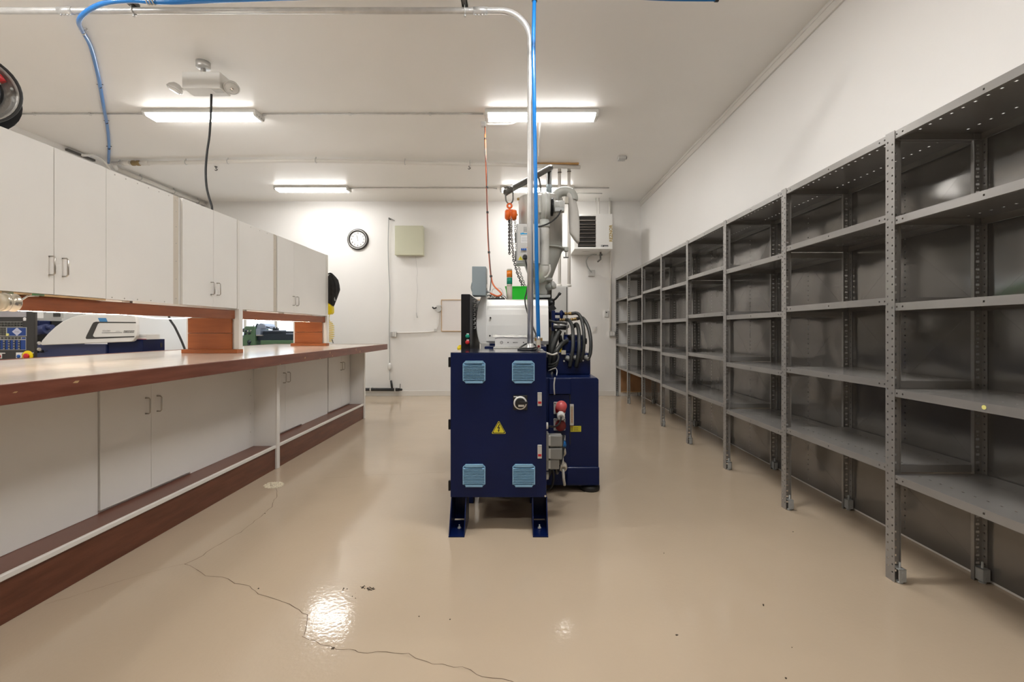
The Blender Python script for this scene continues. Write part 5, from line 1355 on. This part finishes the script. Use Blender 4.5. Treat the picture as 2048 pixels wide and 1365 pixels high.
for px in (741, 790): MB().box(X(px, 8.62) - .01, X(px, 8.62) + .01, 8.60, 8.72, Z(783, 8.62), Z(776, 8.62)).build('bracket', M['galv'], t)

t = wall_thing('wall_outlet', 'metal double outlet box on the far wall with conduit rising to a round box', 'outlet', 785, 669)
MB().box(X(781.5, 8.67), X(792.5, 8.67), 8.665, W, Z(674.5, 8.67), Z(663.5, 8.67)).build('box', M['galv'], t, bevel=.004)
for k in range(2):
    MB().box(X(785.5 + k * 3.6, 8.66), X(788.2 + k * 3.6, 8.66), 8.660, 8.666, Z(673, 8.66), Z(665, 8.66)).build('receptacle', M['white_p'], t)
MB().tube(cr([(X(792, W), 8.70, Z(666, W)), (X(830, W), 8.70, Z(665.5, W)), (X(862, W), 8.70, Z(664, W)), (X(872, W), 8.70, Z(660.5, W)), (X(876.5, W), 8.70, Z(652, W)), (X(878, W), 8.70, Z(640, W)), (X(878, W), 8.70, Z(626, W))], 5), .011, 8).build('conduit', M['trim'], t)
MB().box(X(869, W), X(874, W), 8.685, W, Z(663, W), Z(658, W)).build('strap', M['galv'], t)
ob = MB().cyl((X(877.5, W), 8.665, Z(618.5, W)), (X(877.5, W), W, Z(618.5, W)), .060, n=10).build('round_box', M['grey_l'], t, bevel=.004)
MB().tube(cr([(X(874, W), 8.67, Z(616, W)), (X(869, W), 8.66, Z(617.5, W)), (X(866, W), 8.67, Z(615, W))], 3), .014, 8).build('plug', M['black'], ob)
MB().box(X(874, W), X(884, W), 8.66, 8.69, Z(613.5, W), Z(611.5, W)).build('bracket', M['galv'], ob)

t = wall_thing('whiteboard', 'whiteboard with a thin wooden frame, partly behind the black enclosure', 'whiteboard', 910, 631)
wb0, wb1, wz0, wz1 = X(884, W), X(968, W), Z(662, W), Z(601, W)
MB().box(wb0, wb1, 8.70, W, wz0, wz1).build('board', M['board'], t)
mb = MB()
fr = .012
MB().box(wb0 - fr, wb0, 8.69, W, wz0 - fr, wz1 + fr).build('frame_side', M['tanwood'], t)
MB().box(wb1, wb1 + fr, 8.69, W, wz0 - fr, wz1 + fr).build('frame_side', M['tanwood'], t)
MB().box(wb0, wb1, 8.69, W, wz1, wz1 + fr).build('frame_rail', M['tanwood'], t)
MB().box(wb0, wb1, 8.69, W, wz0 - fr, wz0).build('frame_rail', M['tanwood'], t)

# gas heater
G = 8.06
t = thing('unit_heater', 'white louvred gas heater hung high on the far wall, its name down the side', 'heater', (X(1187, G), 8.4, Z(497, G)))
gx0, gx1, gz0, gz1 = X(1149, G), X(1225, G), Z(497, G), Z(428, G)
ox0, ox1, oz0, oz1 = X(1156, G), X(1192, G), Z(494.5, G), Z(432, G)
bd = MB().box(gx0, gx1, G + .06, 8.70, gz0, gz1).build('casing', M['white_p'], t, bevel=.006)
mb = MB().box(gx0, ox0, G, G + .06, gz0, gz1).box(ox1, gx1, G, G + .06, gz0, gz1).box(ox0, ox1, G, G + .06, oz1, gz1).box(ox0, ox1, G, G + .06, gz0, oz0)
mb.build('front_frame', M['white_p'], t)
MB().box(ox0, ox1, G + .045, G + .062, oz0, oz1).build('dark_core', M['hdark'], t)
for k, py in enumerate((441, 449, 454.5, 460, 467, 475.5, 483.5, 491)):
    MB().bar((ox0, G + .018, Z(py, G)), (ox1, G + .018, Z(py, G)), .038, .009 if k else .02).build('louvre', M['louv'], t, bevel=.002)
MB().box(gx0 - .0, gx1 + .0, G - .012, 8.70, gz0 - .012, gz0).build('drip_tray', M['white_p'], t, bevel=.003)
tx_, tz_ = X(1222, G), Z(467, G)
text_mb('REZNOR', (tx_, G - .0012, tz_), (0, 0, 1), (-1, 0, 0), .074, None, .0022).build('side_lettering', M['gold'], t, kind='stuff')
pt = MB().box(X(1202, G), X(1216.5, G), G - .002, G, Z(494, G), Z(490.5, G)).build('maker_plate', M['ink'], t)
strokes(MB(), X(1202.5, G), X(1206, G), Z(493.4, G), Z(491, G), G - .0021, 3).box(X(1208, G), X(1216, G), G - .0026, G - .0021, Z(493.4, G), Z(492.4, G)).build('plate_print', M['wprint'], pt, kind='stuff')
MB().cyl(P(1172, 502, 8.35), P(1172, 505, 8.35), .07, n=20).build('burner_cover', M['white_p'], t)
MB().tube(cr([P(1193, 509.5, 8.45), P(1184, 510, 8.5), P(1176, 514, 8.55), P(1172.5, 522, 8.6), P(1174, 531, 8.64), P(1178, 539, 8.66), P(1183, 545, 8.67)], 6), .012, 8).build('flexible_conduit', M['grey'], t)
vb = MB().box(X(1177, 8.68), X(1189.5, 8.68), 8.665, W, Z(552.5, 8.68), Z(540.5, 8.68)).build('connection_box', M['grey_l'], t, bevel=.004)
MB().tube([P(1201, 502, 8.4), P(1201, 509, 8.4), P(1201, 519, 8.4), P(1195, 524, 8.4)], .016, 10).build('gas_pipe', M['jib'], t)
MB().box(X(1199, 8.4), X(1204, 8.4), 8.36, 8.42, Z(512, 8.4), Z(508.5, 8.4)).build('gas_cock', M['jib'], t)
for px in (1192, 1198, 1219):
    MB().cyl((X(px, 8.5), 8.5, gz1), (X(px, 8.5), 8.5, H), .012 if px != 1192 else .008, n=10).build('hanger_pipe', M['trim'], t)

t = wall_thing('wall_conduit', 'white conduit down the far wall to a double outlet beside the shelving', 'conduit', 1221, 580)
MB().cyl((X(1220.5, W), 8.69, Z(664, W)), (X(1220.5, W), 8.69, H), .019, n=12).build('pipe', M['trim'], t)
MB().box(X(1219, 8.66), X(1231, 8.66), 8.66, W, Z(673.5, 8.66), Z(662.5, 8.66)).build('outlet_box', M['galv'], t, bevel=.004)
for k in range(2): MB().box(X(1220.5 + k * 5, 8.65), X(1224.5 + k * 5, 8.65), 8.654, 8.661, Z(672, 8.65), Z(664, 8.65)).build('receptacle', M['white_p'], t)
t = wall_thing('thermostat', 'small white thermostat with a dark dial on the far wall', 'thermostat', 1212, 628)
MB().box(X(1208.5, W), X(1216.5, W), 8.69, W, Z(634.5, W), Z(621.5, W)).build('body', M['white_p'], t, bevel=.004)
MB().cyl((X(1212.3, W), 8.69, Z(625.5, W)), (X(1212.3, W), 8.684, Z(625.5, W)), .013, n=12).build('dial', M['ink'], t)
MB().cyl((X(1212.3, W), 8.69, Z(630.5, W)), (X(1212.3, W), 8.686, Z(630.5, W)), .007, n=10).build('sensor', M['grey_l'], t)
t = wall_thing('light_switch', 'white wall switch plate below the thermostat', 'switch', 1189, 660)
MB().box(X(1184, W), X(1194, W), 8.712, W, Z(666, W), Z(653.5, W)).build('plate', M['white_p'], t, bevel=.002)
MB().box(X(1187, W), X(1191, W), 8.704, 8.712, Z(663, W), Z(656.5, W)).build('rocker', M['trim'], t, bevel=.002)
t = wall_thing('plywood_board', 'brown plywood sheet leaning on the far wall behind the last shelving bay', 'board', 1260, 760)
MB().box(X(1241.5, 8.69), X(1300, 8.69), 8.672, 8.690, Z(783, 8.69), Z(736, 8.69)).build('sheet', M['brownboard'], t)
MB().box(X(1241.5, 8.69), X(1300, 8.69), 8.668, 8.692, Z(785, 8.69), Z(783, 8.69)).build('edge_strip', M['tanwood'], t)

# clothes and coil hanging on the end of the last wall cupboard
AY = 6.06
t = thing('garment_bag', 'black fabric bag with straps hung on the side of the last wall cupboard', 'bag', P(668, 610, 6.15))
sec = [(549, 656, 662, .02), (553, 655, 670, .05), (560, 655, 675.5, .075), (570, 655, 678.5, .085), (580, 655, 680, .09), (588, 655, 677, .08), (598, 655, 673, .07), (608, 655, 669, .055), (615, 657, 666.5, .035)]
mb = MB(); n = 18
rings = []
for i, (py, pa, pb, dp) in enumerate(sec):
    ring = []
    for k in range(n):
        a = 2 * PI * k / n
        rr = 1 + .06 * math.sin(4 * a + i * .7)
        ring.append((X((pa + pb) / 2 + (pb - pa) / 2 * math.cos(a) * rr, 6.16), 6.16 + dp * math.sin(a) * rr, Z(py, 6.16)))
    rings.append(ring)
for i in range(len(rings) - 1): mb.add(rings[i] + rings[i + 1], [(k, (k + 1) % n, n + (k + 1) % n, n + k) for k in range(n)], True)
mb.add(rings[0], [tuple(range(n))]); mb.add(rings[-1], [tuple(range(n))])
mb.build('bag_body', M['cloth'], t)
for off, w in ((0, .016), (5, .012)):
    MB().tube(cr([P(659 + off, 551, 6.09), P(664 + off, 560, 6.065), P(667 + off * .9, 575, 6.05), P(668 + off * .6, 592, 6.06), P(667, 610, 6.10)], 5), w, 8).build('strap', M['cloth'], t)
MB().bar(P(669, 588, 6.06), P(670, 602, 6.07), .022, .012).build('grey_buckle', M['grey'], t)
MB().tube(cr([P(656, 549, 6.1), P(661, 547.5, 6.1), P(666, 551, 6.1), P(672, 558, 6.1)], 4), .012, 8).build('strap', M['cloth'], t)
MB().cyl(P(655, 551, 6.07), P(660, 550, 6.1), .010, n=8).build('hook', M['galv'], t)
t = thing('yellow_pouch', 'yellow plastic pouch hanging under the black bag', 'pouch', P(660, 620, 6.12))
MB().prism([(X(655.5, 6.12), Z(630, 6.12)), (X(663, 6.12), Z(629, 6.12)), (X(665.8, 6.12), Z(626, 6.12)), (X(665.5, 6.12), Z(614, 6.12)), (X(661, 6.12), Z(608.5, 6.12)), (X(655.5, 6.12), Z(606, 6.12))], 'y', 6.085, 6.17).build('pouch_body', M['yellow'], t, bevel=.008, seg=3)
t = thing('yellow_coil_hose', 'yellow coiled air hose hanging below the yellow pouch', 'hose', P(661, 665, 6.14))
pts = []
for k in range(11 * 12 + 1):
    a = 2 * PI * k / 12; z = 644 + 40 * k / 132
    rr = .05 * min(1, .4 + k / 45) * (1 if k < 100 else 1 - (k - 100) / 60)
    pts.append((X(660.5, 6.14) + rr * math.cos(a), 6.14 + rr * math.sin(a), Z(z, 6.14)))
MB().tube(pts, .0042, 6).build('coil', M['ycoil'], t)
MB().tube([P(664, 679, 6.1), P(666.5, 687, 6.1)], .006, 8).build('nozzle', M['jib'], t)
MB().tube(cr([P(659, 630, 6.12), P(658, 638, 6.14), P(660, 645, 6.14)], 4), .005, 6).build('hose_tail', M['ycoil'], t)

# ---------------------------------------------------------------- machines beyond the counter
MY = 4.95
t = thing('second_moulding_machine', 'white hooded navy moulding machine seen through the gap above the worktop', 'machine', (X(200, MY), MY + .3, 0))
hp = [(82, 691), (80.5, 688), (83, 682), (95, 668), (110, 654), (125, 643), (140, 636), (155, 631.5), (172, 629.5), (267, 629.5), (271, 634), (273, 650), (272.5, 672), (266, 682), (262, 684)]
hd = MB().prism([(X(a, MY), Z(b, MY)) for a, b in hp], 'y', MY, MY + .045).build('hood', M['hood'], t, bevel=.012, seg=3)
def flat(mb, pts, d): return mb.add([(X(a, MY), MY - d, Z(b, MY)) for a, b in pts], [tuple(range(len(pts)))])
band = [(171.5, 676.5), (173, 672), (184, 650), (187, 645.5), (192, 643.8), (272, 644.6), (272, 646.8), (199, 646.4), (196, 648.5), (186, 671), (187, 673.2), (190, 674.8), (269, 672.6), (269, 675), (186, 678.3), (173, 678.6)]
flat(MB(), band, .0015).build('dark_stripe', mat('charcoal_decal', (0.05, 0.048, 0.045), .4), hd)
flat(MB(), [(196, 636.3), (212.5, 636.5), (215.5, 644), (199.5, 643.8)], .002).build('blue_tape', mat('blue_tape', (0.06, 0.26, 0.56), .5), hd)
mb = text_mb('nanrong', (X(258, MY), MY - .0016, Z(662.6, MY)), (1, 0, 0.0), (0, 0, 1), .034, None, .0006, 'CENTER', .12)
flat(mb, [(247, 665.3), (268, 665.2), (268, 666), (247, 666.2)], .0015)
mb.build('logo', M['ink'], hd, kind='stuff')
mb = strokes(MB(), X(205.5, MY), X(221, MY), Z(664, MY), Z(660.2, MY), MY - .0011, 9, 4)
strokes(mb, X(232, MY), X(241, MY), Z(664, MY), Z(662, MY), MY - .0011, 5, 6)
mb.build('model_lettering', mat('pale_grey_print', (0.50, 0.48, 0.46), .5), hd, kind='stuff')
flat(MB(), [(204, 665.6), (244.5, 665.2), (244.5, 666.2), (204, 666.6)], .0015).build('underline', M['greyink'], hd)
MB().box(X(40, 5.0), X(211.5, 5.0), 5.0, 5.10, .10, Z(689, 5.0)).build('front_skirt', M['navy_l'], t, bevel=.004)
MB().box(X(214.5, 5.02), X(286, 5.02), 5.02, 5.33, .10, Z(679.5, 5.02)).build('machine_bed', M['navy'], t, bevel=.004)
MB().box(X(286, 5.02), X(286, 5.02) + .003, 5.26, 5.29, Z(695, 5.3), Z(686, 5.3)).build('catch', M['black'], t)
pp = MB().box(X(270, 5.0), X(288, 5.0), 5.03, 5.22, Z(679.5, 5.0), Z(669.5, 5.0)).build('flat_boxes', M['white_p'], t)
MB().box(X(270, 5.0), X(288.5, 5.0), 5.026, 5.03, Z(679.3, 5.0), Z(678.5, 5.0)).build('red_edge', M['red'], pp)
MB().box(X(270, 5.0), X(288, 5.0), 5.026, 5.03, Z(673.5, 5.0), Z(672.7, 5.0)).build('grey_edge', M['grey'], pp)
MB().box(X(5, 5.3), X(112, 5.3), 5.25, 5.65, 1.0, Z(642.5, 5.3)).build('clamp_end', M['black_e'], t)
MB().box(X(60, 5.45), X(132, 5.45), 5.40, 5.70, Z(643, 5.45), Z(637, 5.45)).box(X(92, 5.45), X(132, 5.45), 5.42, 5.70, Z(637, 5.45), Z(620, 5.45)).build('guard_rail', M['grey_l'], t)
MB().box(X(113, 5.45), X(126, 5.45), 5.41, 5.43, Z(634, 5.45), Z(627, 5.45)).build('guard_window', M['key'], t)
MB().box(X(84, 5.45), X(89, 5.45), 5.395, 5.42, Z(648, 5.45), Z(640, 5.45)).build('guard_foot', M['grey_l'], t)
MB().cyl(P(73, 662, 5.15), P(94, 658, 5.15), .055, n=18).cyl(P(87, 655, 5.16), P(105, 655, 5.16), .030, n=14).build('servo_motor', M['navy_l'], t)
MB().box(X(70, 5.15), X(83, 5.15), 5.12, 5.25, Z(652, 5.15), Z(641.5, 5.15)).build('motor_box', M['navy'], t, bevel=.006)
for px, py in ((77, 703), (86, 703)):
    MB().lathe([(.016, 0), (.016, .02), (.010, .03), (0, .03)], P(px, py, 4.97), (0, -1, 0), 12).build('knob', M['black'], t)
MB().tube([P(88, 703, 4.95), P(95, 702.5, 4.95)], .004, 6).build('cable_stub', M['black'], t)

# operator panel
QY = 3.72
t = thing('operator_panel', 'charcoal operator panel with blue keypad and yellow emergency stop, beyond the worktop', 'control panel', (X(20, QY), QY + .05, 0))
zq = lambda py: Z(py, QY)
xq = lambda px: X(px, QY)
MB().box(xq(-70), xq(69), QY, QY + .018, zq(725), zq(617)).box(xq(-66), xq(52), QY + .018, QY + .09, zq(722), zq(620)).build('housing', M['panelblk'], t, bevel=.004, seg=2)
MB().box(xq(-52), xq(53), QY - .003, QY, zq(634.5), zq(619)).build('display', M['screen'], t)
lt = MB().box(xq(-60), xq(53.5), QY - .002, QY, zq(673), zq(655)).build('upper_film', M['ltfilm'], t)
MB().box(xq(15), xq(52.3), QY - .003, QY - .002, zq(671.8), zq(656)).build('blue_field', M['bluefilm'], lt)
cxq, czq = xq(34.8), zq(663.8)
s1 = .040
MB().add([(cxq - s1, QY - .0036, czq), (cxq, QY - .0036, czq - .033), (cxq + s1, QY - .0036, czq), (cxq, QY - .0036, czq + .033)], [(0, 1, 2, 3)]).build('diamond_label', mat('pale_lilac_print', (0.55, 0.56, 0.70), .4), lt)
strokes(MB(), cxq - .018, cxq + .018, czq - .006, czq + .006, QY - .0037, 6, 2).build('diamond_print', mat('faint_print', (0.45, 0.42, 0.50), .4), lt, kind='stuff')
MB().cyl((xq(17), QY - .002, zq(669.6)), (xq(17), QY - .010, zq(669.6)), .010, n=14).build('yellow_knob', M['pyel'], lt)
lw = MB().box(xq(-60), xq(52.5), QY - .002, QY, zq(700.5), zq(674.5)).build('lower_film', M['ltfilm'], t)
MB().box(xq(-59), xq(51.7), QY - .003, QY - .002, zq(699.6), zq(680.5)).build('blue_field', M['bluefilm'], lw)
MB().box(xq(44.2), xq(51.7), QY - .003, QY - .002, zq(678.5), zq(675.2)).build('blue_field', M['bluefilm'], lw)
kt = MB().box(-.0095, .0095, -.004, 0, -.0075, .0075).build('key', M['key'], None, bevel=.001)
first = True
def key(px, py, par, m=None):
    global first
    o = kt if first else kt.copy()
    if not first: COL.objects.link(o)
    first = False
    o.parent = par
    off = ROOT[par.name]
    o.location = (xq(px) - off[0], QY - .003 - off[1], zq(py) - off[2])
    return o
root_q = t
for r_, py in enumerate((646.6, 651.4)):
    for k in range(9): key(41.7 - k * 6.2, py, root_q)
for r_, py in enumerate((657.6, 661.6, 665.6, 669.6)):
    for k in range(5): key(10.4 - k * 6.1, py, lt)
for k in range(8): key(40.2 - k * 6.9, 676.8, lw)
for r_, py in enumerate((682.8, 687.8, 692.8, 697.6)):
    for k in range(6): 
        o = key(39.7 - k * 10.0, py, lw)
        MB().box(xq(38.2 - k * 10.0), xq(41.2 - k * 10.0), QY - .0076, QY - .0070, zq(py + .9), zq(py - .9)).build('key_mark', M['keyb'], lw)
mb = MB()
for py in (649.1, 644.2, 653.8): mb.box(xq(-14), xq(45), QY - .0012, QY, zq(py + .35), zq(py - .35))
mb.build('key_border', M['ltfilm'], t, kind='stuff')
MB().cyl((xq(49.5), QY, zq(638.3)), (xq(49.5), QY - .0012, zq(638.3)), .013, n=16).box(xq(46.5), xq(52.5), QY - .0012, QY, zq(642), zq(641)).build('badge', M['wprint'], t, kind='stuff')
ep = MB().lathe([(.043, 0), (.043, .005), (.040, .008), (0, .008)], (xq(56.2), QY, zq(712.5)), (0, -1, 0), 28).box(xq(46), xq(66.5), QY - .004, QY, zq(709.5), zq(706.5)).build('emergency_stop_ring', M['yellow'], t)
MB().lathe([(.020, 0), (.023, .004), (.023, .010), (.018, .014), (0, .015)], (xq(56.2), QY - .008, zq(712.8)), (0, -1, 0), 20).build('stop_button', M['red'], ep)
bp_ = MB().box(xq(32.5), xq(44.2), QY - .003, QY, zq(717), zq(705.5)).build('button_plate', M['white_p'], t, bevel=.002)
MB().lathe([(.014, 0), (.014, .005), (0, .006)], (xq(38.3), QY - .003, zq(713.2)), (0, -1, 0), 16).build('blue_button', M['blue'], bp_)
bp_ = MB().box(xq(-8), xq(4.5), QY - .003, QY, zq(717.5), zq(708), ).box(xq(-8), xq(11), QY - .003, QY, zq(708), zq(706)).build('button_plate', M['white_p'], t, bevel=.002)
MB().lathe([(.012, 0), (.012, .005), (0, .006)], (xq(0), QY - .003, zq(713.2)), (0, -1, 0), 16).build('red_button', M['red'], bp_)
MB().box(xq(44.2), xq(67.5), QY - .003, QY, zq(707.2), zq(705.4)).build('label_strip', M['white_p'], t)
MB().box(xq(-60), xq(12), QY - .004, QY + .06, zq(724), zq(720.5)).build('red_sill', M['red'], t)
for py, m_ in ((687, M['galv']), (699.5, M['beige'])):
    MB().cyl((xq(69), QY + .03, zq(py)), (xq(71.5), QY + .03, zq(py)), .014, n=10).build('side_socket', m_, t)
MB().box(xq(5), xq(28), QY + .02, QY + .08, .04, zq(724)).build('pedestal', M['panelblk'], t)
MB().box(xq(-20), xq(53), QY - .1, QY + .2, 0, .04).build('pedestal_foot', M['panelblk'], t, bevel=.004)

# lathe in front of the window
LY = 7.9
zl = lambda py: Z(py, LY)
xl = lambda px: X(px, LY)
t = thing('metal_lathe', 'green metal lathe standing in front of the far window', 'lathe', (xl(545), LY + .2, 0))
MB().box(xl(480), xl(515), LY - .05, LY + .40, .75, zl(682)).build('left_cabinet', M['lathe'], t, bevel=.02)
MB().prism([(xl(481), zl(700)), (xl(480), zl(683)), (xl(490), zl(676)), (xl(492), zl(656)), (xl(494), zl(653)), (xl(512), zl(653)), (xl(514), zl(656)), (xl(514), zl(700))], 'y', LY - .06, LY + .38).build('headstock', M['lathe'], t, bevel=.015, seg=3)
MB().cyl((xl(491), LY + .12, zl(662)), (xl(483), LY + .12, zl(661)), .055, n=18).cyl((xl(486), LY + .12, zl(661)), (xl(478.5), LY + .12, zl(661)), .035, n=14).build('spindle_pulley', M['lathe_d'], t)
MB().box(xl(478), xl(485), LY, LY + .1, zl(680), zl(671)).build('gear_cover', M['lathe_b'], t, bevel=.01)
for px, py, r in ((497, 662, .022), (503, 667, .02), (495, 668, .018), (503, 684, .03), (502.5, 690, .022)):
    kb_ = MB().lathe([(r, 0), (r, .02), (r * .6, .03), (0, .032)], (xl(px), LY - .06, zl(py)), (0, -1, 0), 12).build('control_knob', M['lathe_d'], t)
for px, py in ((500, 665), (506, 664), (512, 654)):
    MB().tube([(xl(px), LY - .08, zl(py)), (xl(px + 4), LY - .12, zl(py - 3))], .008, 6).build('lever', M['galv'], t)
MB().box(xl(514), xl(640), LY + .0, LY + .22, zl(681), zl(669)).build('bed', M['lathe_d'], t, bevel=.006)
MB().box(xl(525), xl(640), LY + .02, LY + .20, zl(669), zl(663)).build('bed_ways', M['lathe_d'], t, bevel=.004)
MB().box(xl(522), xl(640), LY - .02, LY + .26, .55, zl(681)).build('chip_tray', M['lathe'], t, bevel=.01)
ch = MB().prism([(xl(514), zl(658)), (xl(516), zl(650)), (xl(522), zl(647)), (xl(530), zl(648.5)), (xl(533), zl(653)), (xl(533), zl(658))], 'y', LY - .02, LY + .30).build('chuck_guard', M['lathe_b'], t, bevel=.01)
MB().box(xl(514), xl(523), LY - .04, LY + .16, zl(670), zl(658)).build('tool_slide', M['lathe_b'], t, bevel=.006)
MB().box(xl(516), xl(527), LY - .06, LY + .05, zl(672), zl(670)).build('slide_handle', M['galv'], t)
MB().tube([(xl(512), LY, zl(655)), (xl(515.5), LY, zl(648))], .016, 8).build('clutch_lever', M['lathe_d'], t)
MB().tube(cr([(xl(533), LY, zl(654)), (xl(538), LY, zl(656)), (xl(543), LY, zl(658.5)), (xl(550), LY, zl(658.5))], 4), .009, 6).build('coolant_pipe', M['lathe_d'], t)
for px in (548, 553.5):
    MB().box(xl(px - 1.8), xl(px + 1.8), LY - .02, LY + .04, zl(661), zl(657)).cyl((xl(px), LY, zl(657)), (xl(px), LY, zl(655)), .012, n=8).build('tool_post', M['lathe_d'], t)
MB().box(xl(533), xl(562), LY - .01, LY + .18, zl(663), zl(661)).build('carriage', M['lathe_b'], t)
MB().box(xl(572), xl(640), LY + .0, LY + .16, zl(669), zl(667)).build('lead_screw', M['lathe_b'], t)
MB().box(xl(478), xl(483), LY - .1, LY - .04, zl(700), zl(684)).build('yellow_tag', M['pyel'], t)
MB().box(xl(486), xl(512), LY, LY + .36, 0, .78).box(xl(600), xl(636), LY, LY + .3, 0, .56).build('stand', M['lathe'], t)
